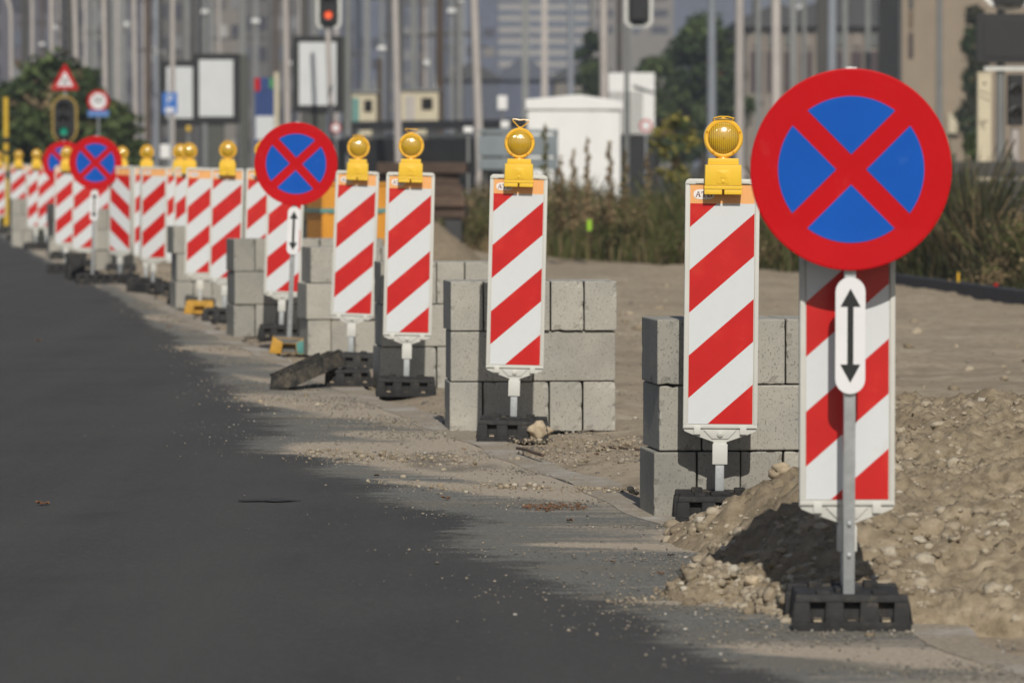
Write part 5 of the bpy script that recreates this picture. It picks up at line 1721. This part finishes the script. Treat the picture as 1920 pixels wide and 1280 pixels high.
# cream control cabinet with scrawled lines
Yc = 74
e = empty('control_cabinet', (PX(1845, Yc), Yc, 0))
tag(e, 'tall cream control cabinet with dark scrawls beside the right signal post', 'cabinet')
m_ = MB()
m_.box(-0.105, 0.105, 0, 0.25, -0.05, PZ(140, Yc))
m_.box(-0.115, 0.115, -0.01, 0.26, PZ(140, Yc) + 0.002, PZ(136, Yc))
m_.build('body', MAT['cream'], e, bevel=0.006)
m_ = MB()
m_.cyl((0.0, -0.006, PZ(157, Yc)), (0.0, 0.0, PZ(157, Yc)), 0.022, 0.022, 12)
m_.build('lock', MAT['pole_dark'], e)
for (a, b, c, d) in ((1835, 170, 1855, 178), (1835, 180, 1855, 190), (1836, 222, 1846, 244), (1848, 224, 1838, 240), (1834, 232, 1852, 228)):
    m_ = MB()
    m_.tube([(PX(a, Yc) - PX(1845, Yc), -0.003, PZ(b, Yc)), (PX(c, Yc) - PX(1845, Yc), -0.003, PZ(d, Yc))], 0.006, 5)
    m_.build('paint_stroke', MAT['pole_dark'], e)

def round_sign(px, py, Y, r, label, digits=None, plate=False):
    e = empty('speed_sign', (PX(px, Y), Y, 0))
    tag(e, label, 'road sign')
    z = PZ(py, Y)
    m_ = MB()
    m_.cyl((0, 0.0, z), (0, 0.02, z), r, r, 40, 0)
    m_.cyl((0, -0.003, z), (0, -0.0005, z), r * 0.74, r * 0.74, 40, 1)
    m_.build('sign_disc', [MAT['red_sign'], MAT['plate_white']], e)
    if digits:
        cu = bpy.data.curves.new('digits', 'FONT')
        cu.body = digits
        cu.size = r * 0.85
        cu.align_x = 'CENTER'
        cu.align_y = 'CENTER'
        tmp = bpy.data.objects.new('digits_tmp', cu)
        me = bpy.data.meshes.new_from_object(tmp)
        bpy.data.objects.remove(tmp)
        me.materials.clear()
        me.materials.append(MAT['plate_black'])
        o = bpy.data.objects.new('digits', me)
        COL.objects.link(o)
        o.parent = e
        o.location = (0, -0.006, z + r * 0.08)
        o.rotation_euler = (R(90), 0, 0)
    if plate:
        m_ = MB()
        k = Y / F
        m_.box(-19.5 * k, 19.5 * k, -0.002, 0.016, PZ(219, Y), PZ(207.5, Y), 0)
        m_.build('sub_plate', M('pale_blue_plate', (0.10, 0.22, 0.50), 0.5, var=0.25, scale=18), e)
    m_ = MB()
    m_.cyl((0, 0.045, -0.1), (0, 0.045, z + r * 0.6), 0.024, 0.024, 10)
    m_.build('post', MAT['galv'], e, smooth=True)
    return e
round_sign(185, 190, 112, 0.255, 'round red rimmed speed limit sign with a blue plate beneath', '50', True)
round_sign(1211, 236, 105, 0.14, 'small round red rimmed sign left of the yellowing bush')
round_sign(630, 240, 120, 0.13, 'small round red rimmed sign under the right billboard')
# triangle
Yt2 = 112
e = empty('warning_sign', (PX(123, Yt2), Yt2, 0))
tag(e, 'triangular red rimmed warning sign with a black cross above the green traffic light', 'road sign')
k = Yt2 / F
zb, zt = PZ(169, Yt2), PZ(121, Yt2)
w = 25 * k
m_ = MB()
m_.prism([(-w, zb), (w, zb), (w * 0.94 + 0.02, zb + 0.03), (0.02, zt), (-0.02, zt), (-w * 0.94 - 0.02, zb + 0.03)], 0, 0.02, 0)
m_.prism([(-w * 0.62, zb + 0.085), (w * 0.62, zb + 0.085), (0, zt - 0.16)], -0.004, -0.001, 1)
m_.build('sign_plate', [MAT['red_sign'], MAT['plate_white']], e)
m_ = MB()
for s in (1, -1):
    m_.prism([(-0.075 * s - 0.016, zb + 0.13), (-0.075 * s + 0.016, zb + 0.13), (0.06 * s + 0.016, zb + 0.27), (0.06 * s - 0.016, zb + 0.27)] , -0.009 - 0.001 * s, -0.0045, 0)
m_.build('symbol', MAT['plate_black'], e)
m_ = MB()
m_.cyl((0, 0.05, PZ(262, Yt2)), (0, 0.05, zb + 0.2), 0.03, 0.03, 10)
m_.build('post', MAT['galv'], e)
# parking sign
Yk = 125
e = empty('parking_sign', (PX(319, Yk), Yk, 0))
tag(e, 'blue parking sign with a white P before the left billboard', 'road sign')
k = Yk / F
m_ = MB()
m_.box(-14 * k, 14 * k, 0, 0.02, PZ(213, Yk), PZ(174, Yk))
m_.build('sign_plate', MAT['sign_lblue'], e)
cu = bpy.data.curves.new('letter', 'FONT')
cu.body = 'P'
cu.size = 24 * k
cu.align_x = 'CENTER'
tmp = bpy.data.objects.new('letter_tmp', cu)
me = bpy.data.meshes.new_from_object(tmp)
bpy.data.objects.remove(tmp)
me.materials.clear()
me.materials.append(MAT['plate_white'])
o = bpy.data.objects.new('letter', me)
COL.objects.link(o)
o.parent = e
o.location = (0, -0.004, PZ(195, Yk))
o.rotation_euler = (R(90), 0, 0)
m_ = MB()
m_.box(-8 * k, 8 * k, -0.005, -0.001, PZ(211, Yk), PZ(202, Yk))
m_.build('symbol', MAT['plate_white'], e)
m_ = MB()
m_.cyl((0, 0.06, -0.1), (0, 0.06, PZ(175, Yk)), 0.04, 0.04, 10)
m_.build('post', MAT['galv'], e)
# small white box on a post, yellow banded pole
def boxpost(px, y0, y1, wpx, Y, mat, label, name, cat):
    e = empty(name, (PX(px, Y), Y, 0))
    tag(e, label, cat)
    k = Y / F
    m_ = MB()
    m_.box(-wpx * k / 2, wpx * k / 2, -0.02, 0.04, PZ(y1, Y), PZ(y0, Y))
    m_.build('panel', mat, e, bevel=0.008)
    m_ = MB()
    m_.cyl((0, 0.07, -0.1), (0, 0.07, PZ(y0, Y) - 0.02), 0.03, 0.03, 10)
    m_.build('post', MAT['pole_grey'], e)
boxpost(310, 271, 297, 18, 118, MAT['white_paint'], 'small white box on a post below the parking sign', 'post_box', 'box')
boxpost(878, 238, 249, 17, 95, MAT['white_paint'], 'small white marker left of a pale lamp post by the steel plates', 'marker_board', 'marker')
boxpost(947, 227, 240, 16, 98, MAT['white_paint'], 'small white marker just left of the white cabinet', 'marker_board', 'marker')
boxpost(942, 180, 206, 18, 120, MAT['white_paint'], 'white panel above the steel plates left of the white cabinet', 'marker_board', 'marker')
boxpost(354, 236, 246, 9, 121, MAT['yellow_paint'], 'tiny yellow marker under the middle billboard', 'marker_board', 'marker')
e = empty('banded_pole', (PX(12, 98), 98, 0))
tag(e, 'yellow pole with black bands at the left edge', 'pole')
m_ = MB()
zt = PZ(183, 98)
m_.cyl((0, 0, -0.1), (0, 0, zt), 0.062, 0.055, 12)
m_.build('shaft', MAT['yellow_paint'], e, smooth=True)
for a, b in ((258, 268), (283, 290), (320, 334)):
    m_ = MB()
    m_.cyl((0, 0, PZ(b, 98)), (0, 0, PZ(a, 98)), 0.066, 0.066, 12)
    m_.build('band', MAT['black'], e, smooth=True)

# ------------------------------------------------------------------ cabinet, container, cabins, barriers
Yw = 95
e = empty('white_cabinet', (PX(1076, Yw), Yw, 0), (0, 0, R(1)))
tag(e, 'large white electrical cabinet with a shallow pitched lid in the weeds', 'cabinet')
k = Yw / F
w, zt = 87 * k, PZ(206, Yw)
m_ = MB()
m_.box(-w, w, 0, 0.9, 0.1, zt)
m_.build('body', MAT['white_paint'], e, bevel=0.01)
m_ = MB()
m_.prism([(-w - 4 * k, zt + 0.003), (w + 5 * k, zt + 0.003), (w + 5 * k, zt + 15 * k), (10 * k, zt + 28 * k), (-w - 4 * k, zt + 19 * k)], -0.06, 0.96)
m_.build('lid', MAT['white_paint'], e, bevel=0.012)
for a, b in ((-w + 0.03, -w + 44 * k), (-w + 47 * k, w - 55 * k), (w - 52 * k, w - 22 * k)):
    m_ = MB()
    m_.box(a, b, -0.018, -0.001, 0.2, zt - 0.03)
    m_.build('door', MAT['white_paint'], e, bevel=0.005)
m_ = MB()
m_.box(-w - 0.05, w + 0.05, -0.05, 0.95, -0.05, 0.099)
m_.build('plinth', MAT['dark_concrete'], e)
# white and grey ribbed container
Yq = 150
e = empty('ribbed_container', (PX(1192, Yq), Yq, 0))
tag(e, 'white container with grey ribbed lower side right of the white cabinet', 'container')
k = Yq / F
m_ = MB()
m_.box(-52 * k, 35 * k, 0, 3.0, PZ(252, Yq), PZ(137, Yq))
m_.build('body', MAT['white_paint'], e)
m_ = MB()
for i in range(14):
    x = -50 * k + i * 5.4 * k
    if x < 12 * k: m_.box(x, x + 2.6 * k, -0.05, -0.001, PZ(250, Yq), PZ(172, Yq))
m_.prism([(-5 * k, PZ(165, Yq)), (34 * k, PZ(176, Yq)), (34 * k, PZ(172, Yq)), (-5 * k, PZ(158, Yq))], -0.04, -0.001)
m_.build('ribs', MAT['pole_grey'], e)
m_ = MB()
m_.box(-54 * k, 37 * k, -0.2, 3.1, -0.1, PZ(253, Yq))
m_.build('chassis', MAT['black'], e)
# cream cabins
Yh = 165
for x0, x1, y0, lab in ((655, 706, 172, 'cream cabin with a teal door just right of the right billboard'), (752, 822, 168, 'cream cabin left of the dark brown wooden pole')):
    e = empty('site_cabin', (PX(x0, Yh), Yh, 0))
    tag(e, lab, 'cabin', 'cream site cabins')
    k = Yh / F
    w = (x1 - x0) * k
    m_ = MB()
    m_.box(0, w, 0, 2.2, -0.1, PZ(y0 + 3, Yh))
    m_.build('wall', MAT['cream'], e)
    m_ = MB()
    m_.box(-0.08, w + 0.08, -0.08, 2.3, PZ(y0 + 3, Yh) + 0.003, PZ(y0, Yh) + 0.03)
    m_.build('roof', MAT['pole_grey'], e)
    m_ = MB()
    m_.box(w * 0.12, w * 0.36, -0.03, -0.001, 0.4, PZ(y0 + 12, Yh))
    m_.build('door', MAT['teal'] if x0 < 700 else MAT['pole_pale'], e)
    m_ = MB()
    m_.box(w * 0.55, w * 0.85, -0.03, -0.001, PZ(y0 + 38, Yh), PZ(y0 + 16, Yh))
    m_.build('window', MAT['dark_lens'], e)
# dark railway parapets across the middle distance
long_wall('parapet_wall', PX(640, 160), 160, PX(985, 150), 150, PZ(226, 155), 0.5, MAT['dark_concrete'], 'upper dark railway parapet below the cream cabins', 'parapet', z0=PZ(243, 155))
m_ = MB()
for i in range(7):
    x = PX(660 + 52 * i, 156)
    m_.box(x - 0.2, x + 0.2, 155.7 - i * 1.3, 156.1 - i * 1.3, -0.1, PZ(243, 155))
tag(m_.build('parapet_piers', MAT['dark_concrete']), 'row of dark piers under the upper railway parapet', 'piers')
long_wall('parapet_wall', PX(640, 118), 118, PX(1000, 106), 106, PZ(252, 112), 0.4, MAT['pole_grey'], 'grey coping of the lower parapet between billboard and steel plates', 'parapet', z0=PZ(258, 112))
long_wall('parapet_wall', PX(620, 121), 121, PX(985, 110), 110, PZ(260, 116), 0.4, MAT['dark_concrete'], 'dark lower railway parapet behind the amber lamps', 'parapet', z0=-0.2)
# blue grey steel plates
Ys_ = 88
e = empty('steel_barrier', (PX(897, Ys_), Ys_, 0), (0, 0, R(-4)))
tag(e, 'blue grey steel plate barrier with gaps left of the white cabinet', 'barrier')
k = Ys_ / F
for i, (a, b) in enumerate(((318, 297), (293, 254), (250, 243))):
    m_ = MB()
    m_.box(0, 1.45, 0, 0.06, PZ(a, Ys_), PZ(b, Ys_))
    m_.build('plate', MAT['steel_plate'], e, bevel=0.01)
for x in (0.05, 0.72, 1.38):
    m_ = MB()
    m_.box(x, x + 0.07, 0.062, 0.14, -0.1, PZ(243, Ys_))
    m_.build('post', MAT['pole_dark'], e)
# scrub in front of the parapets
r_ = np.random.default_rng(29)
cs = []
for i in range(90):
    Y = r_.uniform(84, 104)
    px = r_.uniform(630, 1000)
    kk = r_.uniform(0.18, 0.42)
    cs.append((PX(px, Y), Y, kk * r_.uniform(0.3, 1.7), kk * 1.3, kk * 2, kk))
o = crown_mesh('scrub', cs, 9000, 0.06, [MAT['weed_green'], MAT['leaf_dark'], MAT['weed_brown']], [0.5, 0.3, 0.2], None, 5)
o['kind'] = 'stuff'
cs = []
for i in range(70):
    Y = r_.uniform(100, 118)
    px = r_.uniform(-60, 640)
    kk = r_.uniform(0.2, 0.5)
    cs.append((PX(px, Y), Y, kk * r_.uniform(0.2, 1.3), kk * 1.4, kk * 2, kk))
o = crown_mesh('scrub', cs, 8000, 0.07, [MAT['leaf_dark'], MAT['weed_green'], MAT['weed_brown']], [0.6, 0.2, 0.2], None, 6)
o['kind'] = 'stuff'
# dark mesh fence at the right behind the weeds
e = empty('dark_fence', (PX(1775, 66), 66, 0))
tag(e, 'dark fence with boards standing behind the weeds at the right', 'fence')
m_ = MB()
for i in range(5):
    m_.box(0, 2.6, 0, 0.03, 0.05 + 0.26 * i, 0.27 + 0.26 * i)
m_.build('board_panel', MAT['pole_dark'], e, bevel=0.004)
for i in range(4):
    m_ = MB()
    m_.box(0.06 + 0.8 * i, 0.12 + 0.8 * i, 0.032, 0.09, -0.1, 1.42)
    m_.build('post', MAT['pole_dark'], e)

# ------------------------------------------------------------------ buildings far behind
def building(name, x0, x1, ytop, Y, depth, wall, label, rows=0, cols=0, win=None, wy=(0.3, 0.75), wx=(0.2, 0.8), band=False, y_first=None, roof=None, rot=0, fh=3.1, z_start=1.2):
    e = empty(name, (PX(x0, Y), Y, 0), (0, 0, R(rot)))
    tag(e, label, 'building', 'buildings beyond the railway yard')
    w = PX(x1, Y) - PX(x0, Y)
    zt = PZ(ytop, Y)
    m_ = MB()
    m_.box(0, w, 0, depth, -0.2, zt)
    m_.build('wall', wall, e)
    if roof:
        m_ = MB()
        if roof[0] == 'flat': m_.box(-0.2, w + 0.2, -0.2, depth + 0.2, zt + 0.003, zt + roof[2])
        else: m_.prism([(-0.4, zt + 0.003), (w + 0.4, zt + 0.003), (w / 2, zt + roof[2])], -0.4, depth + 0.4)
        m_.build('roof', roof[1], e)
    r = rnd
    for i in range(rows):
        zb = z_start + i * fh
        if band:
            m_ = MB()
            m_.box(0.6, w - 0.6, -0.10, -0.002, zb + fh * wy[0], zb + fh * wy[1])
            m_.build('window_band', win[i % len(win)], e)
        else:
            cw = w / cols
            for j in range(cols):
                m_ = MB()
                m_.box(cw * (j + wx[0]), cw * (j + wx[1]), -0.10, -0.002, zb + fh * wy[0], zb + fh * wy[1])
                m_.build('window', r.choice(win), e)
    return e
C = {}  # mauve, slate and blue walls carry the tint of distant haze in their colour
C['mauve'] = bmat('city_haze_mauve', (0.105, 0.100, 0.118))
C['greybrown'] = bmat('city_greybrown', (0.115, 0.108, 0.100))
C['slate'] = bmat('city_haze_slate', (0.095, 0.105, 0.135))
C['blue'] = bmat('city_haze_blue', (0.105, 0.120, 0.165))
C['beige'] = bmat('city_beige', (0.21, 0.19, 0.165))
C['bandw'] = bmat('office_white', (0.36, 0.335, 0.30), 0.05)
C['bandb'] = bmat('office_glass', (0.10, 0.125, 0.165), 0.1, 0.3)
C['hall'] = bmat('hall_brick', (0.235, 0.205, 0.175), 0.12)
C['hallwin'] = bmat('hall_window', (0.060, 0.042, 0.042), 0.2, 0.4)
C['hallglass'] = bmat('hall_glass', (0.125, 0.13, 0.125), 0.15, 0.3)
C['roofdark'] = bmat('roof_dark', (0.065, 0.067, 0.068))
C['tan'] = bmat('tan_brick', (0.285, 0.228, 0.165), 0.10)
C['red'] = bmat('red_brick', (0.21, 0.065, 0.035), 0.2)
C['dkwin'] = bmat('city_dark_window', (0.045, 0.046, 0.060), 0.2, 0.35)
C['ltwin'] = bmat('city_pale_window', (0.20, 0.20, 0.205), 0.2, 0.35)
C['white'] = bmat('city_white', (0.42, 0.42, 0.41))
B1w = [C['dkwin'], C['dkwin'], C['ltwin'], C['slate']]
building('apartment_block', -90, 118, -90, 430, 16, C['mauve'], 'grey mauve apartment block behind the left tree', 5, 4, B1w)
building('apartment_block', 112, 205, -60, 470, 16, C['greybrown'], 'grey brown apartment block behind the triangular sign', 5, 3, B1w)
building('apartment_block', 200, 300, -110, 500, 16, C['mauve'], 'mauve apartment block behind the post left of the left billboard', 6, 3, B1w)
building('apartment_block', 296, 372, -40, 450, 16, C['greybrown'], 'grey brown apartment block above the left billboard', 5, 3, B1w)
building('apartment_block', 366, 452, -70, 520, 18, C['beige'], 'beige apartment block above the middle billboard', 6, 4, [C['greybrown'], C['dkwin'], C['ltwin'], C['white']])
building('apartment_block', 448, 566, -120, 490, 18, C['greybrown'], 'dark grey block above the coloured advertising panel', 6, 4, B1w)
building('apartment_block', 560, 668, -100, 620, 20, C['slate'], 'haze-blue slate block behind the right billboard', 6, 4, B1w + [C['blue']])
building('apartment_block', 662, 752, -70, 700, 20, C['blue'], 'haze-blue grey block behind the cream cabin by the billboard', 6, 3, [C['dkwin'], C['slate'], C['ltwin'], C['mauve']])
building('apartment_block', 748, 838, -130, 640, 20, C['slate'], 'slate block behind the cream cabin by the brown pole', 7, 3, [C['blue'], C['slate'], C['ltwin'], C['mauve']])
building('apartment_block', 832, 934, -60, 760, 20, C['blue'], 'haze-blue block between the brown pole and the banded office', 7, 3, [C['dkwin'], C['slate'], C['ltwin'], C['beige']])
building('office_block', 926, 1112, -40, 1150, 30, C['bandw'], 'tall office block with pale bands above the white cabinet', 14, 1, [C['bandb'], C['bandb'], C['slate']], (0.30, 0.78), band=True, fh=2.72, z_start=16)
building('terrace_house', 930, 1035, 150, 420, 12, C['blue'], 'low blue grey house under the banded office block', 1, 3, [C['dkwin'], C['ltwin']], roof=('gable', C['slate'], 2.2))
building('terrace_house', 838, 934, 150, 400, 12, C['slate'], 'low slate roofed house between brown pole and pale post', 1, 3, [C['dkwin']], roof=('gable', C['roofdark'], 1.6))
building('terrace_house', 1030, 1170, 150, 430, 12, C['beige'], 'low beige house between banded office and hanging signal', 1, 4, [C['dkwin'], C['red']], roof=('gable', C['roofdark'], 2.0))
building('slate_tower', 1108, 1262, -50, 900, 25, C['beige'], 'pale block behind the hanging traffic light', 5, 3, [C['slate'], C['dkwin']], z_start=24)
building('slate_tower', 1255, 1420, -60, 1000, 25, C['blue'], 'plain blue grey block above the large dark tree', 0, 0)
building('brick_house', 1330, 1396, 92, 330, 10, C['red'], 'red brick house with dark windows right of the large dark tree', 2, 3, [C['dkwin'], C['red']], (0.25, 0.7), roof=('gable', C['roofdark'], 1.2), fh=2.6, z_start=1.4)
# white awning before the red house
Yv = 300
m_ = MB()
k = Yv / F
m_.prism([(-2 * k, PZ(200, Yv)), (4 * k, PZ(200, Yv)), (24 * k, PZ(140, Yv)), (-4 * k, PZ(152, Yv)), (-6 * k, PZ(158, Yv)), (6 * k, PZ(160, Yv))], 0, 0.4)
m_.box(-1 * k, 2 * k, 0.05, 0.15, -0.1, PZ(200, Yv))
o = m_.build('white_sail', MAT['white_paint'])
o.location = (PX(1346, Yv), Yv, 0)
tag(o, 'white pointed sail awning below the red brick house', 'awning')
# industrial hall
e = building('industrial_hall', 1398, 1690, 52, 290, 30, C['hall'], 'long pale brick industrial hall behind the largest sign')
k = 290 / F
for i in range(9):
    a = (8 + 31.5 * i) * k
    m_ = MB()
    m_.box(a, a + 21 * k, -0.12, -0.002, PZ(172, 290), PZ(97, 290))
    f_ = m_.build('window', C['hallwin'], e)
    m_ = MB()
    m_.box(a + 2 * k, a + 19 * k, -0.14, -0.1205, PZ(88, 290), PZ(62, 290))
    m_.build('upper_window', C['hallglass'] if i % 3 else C['hall'], e)
    m_ = MB()
    m_.box(a + 24 * k, a + 28 * k, -0.22, -0.002, -0.1, PZ(54, 290))
    m_.build('pilaster', C['hall'], e)
m_ = MB()
m_.prism([(-1.2 * k * 10, PZ(52, 290) + 0.01), (295 * k, PZ(52, 290) + 0.01), (295 * k, PZ(20, 290)), (200 * k, PZ(-18, 290)), (90 * k, PZ(20, 290)), (60 * k, PZ(6, 290)), (-12 * k, PZ(36, 290))], -0.6, 30)
m_.build('roof', C['roofdark'], e)
# tan brick building
e = building('brick_building', 1690, 2010, -120, 215, 14, C['tan'], 'tan brick building with slit windows right of the largest sign')
k = 215 / F
for a, b, ma in ((-8, 18, 'roofdark'), (22, 54, 'beige'), (62, 110, 'hallwin')):
    m_ = MB()
    m_.box(12 * k, 21 * k, -0.06, -0.002, PZ(b, 215), PZ(a, 215))
    m_.build('window', C[ma] if ma != 'beige' else bmat('blind_brown', (0.14, 0.10, 0.065)), e)
m_ = MB()
m_.box(-6 * k, -0.003, -0.05, 0.4, -0.1, PZ(-120, 215))
m_.build('drainpipe', C['roofdark'], e)
m_ = MB()
m_.box(86 * k, 108 * k, -0.3, -0.002, PZ(250, 215), PZ(214, 215))
m_.build('canopy', MAT['cream'], e)
# hill closing the view far behind everything
n = 80
hxs = np.linspace(-700, 700, n)
hz = 70 + 30 * np.array([math.sin(x / 130.0) + 0.5 * math.sin(x / 47.0) for x in hxs])
v = np.concatenate([np.stack([hxs, np.full(n, 1900.0), np.full(n, -2.0)], -1), np.stack([hxs, np.full(n, 2300.0), hz], -1), np.stack([hxs, np.full(n, 2900.0), np.full(n, -2.0)], -1)])
f = np.array([[r * n + i, r * n + i + 1, (r + 1) * n + i + 1, (r + 1) * n + i] for r in range(2) for i in range(n - 1)])
np_mesh('hill', v, f, bmat('hill_scrub', (0.065, 0.075, 0.085), 0.3, 0.9, 0.01), smooth=True, kind='structure')

# ------------------------------------------------------------------ the air
hb = MB()
hb.box(-1650, 1650, -70, 3050, -3.2, 165)
hm = bpy.data.materials.new('haze_air')
hm.use_nodes = True
ht = hm.node_tree
ht.nodes.clear()
hv = ht.nodes.new('ShaderNodeVolumePrincipled')
hv.inputs['Color'].default_value = (0.72, 0.78, 0.90, 1)
hv.inputs['Density'].default_value = 0.00045
hv.inputs['Anisotropy'].default_value = 0.0
ho = ht.nodes.new('ShaderNodeOutputMaterial')
ht.links.new(hv.outputs[0], ho.inputs['Volume'])
tag(hb.build('haze', hm), kind='stuff')
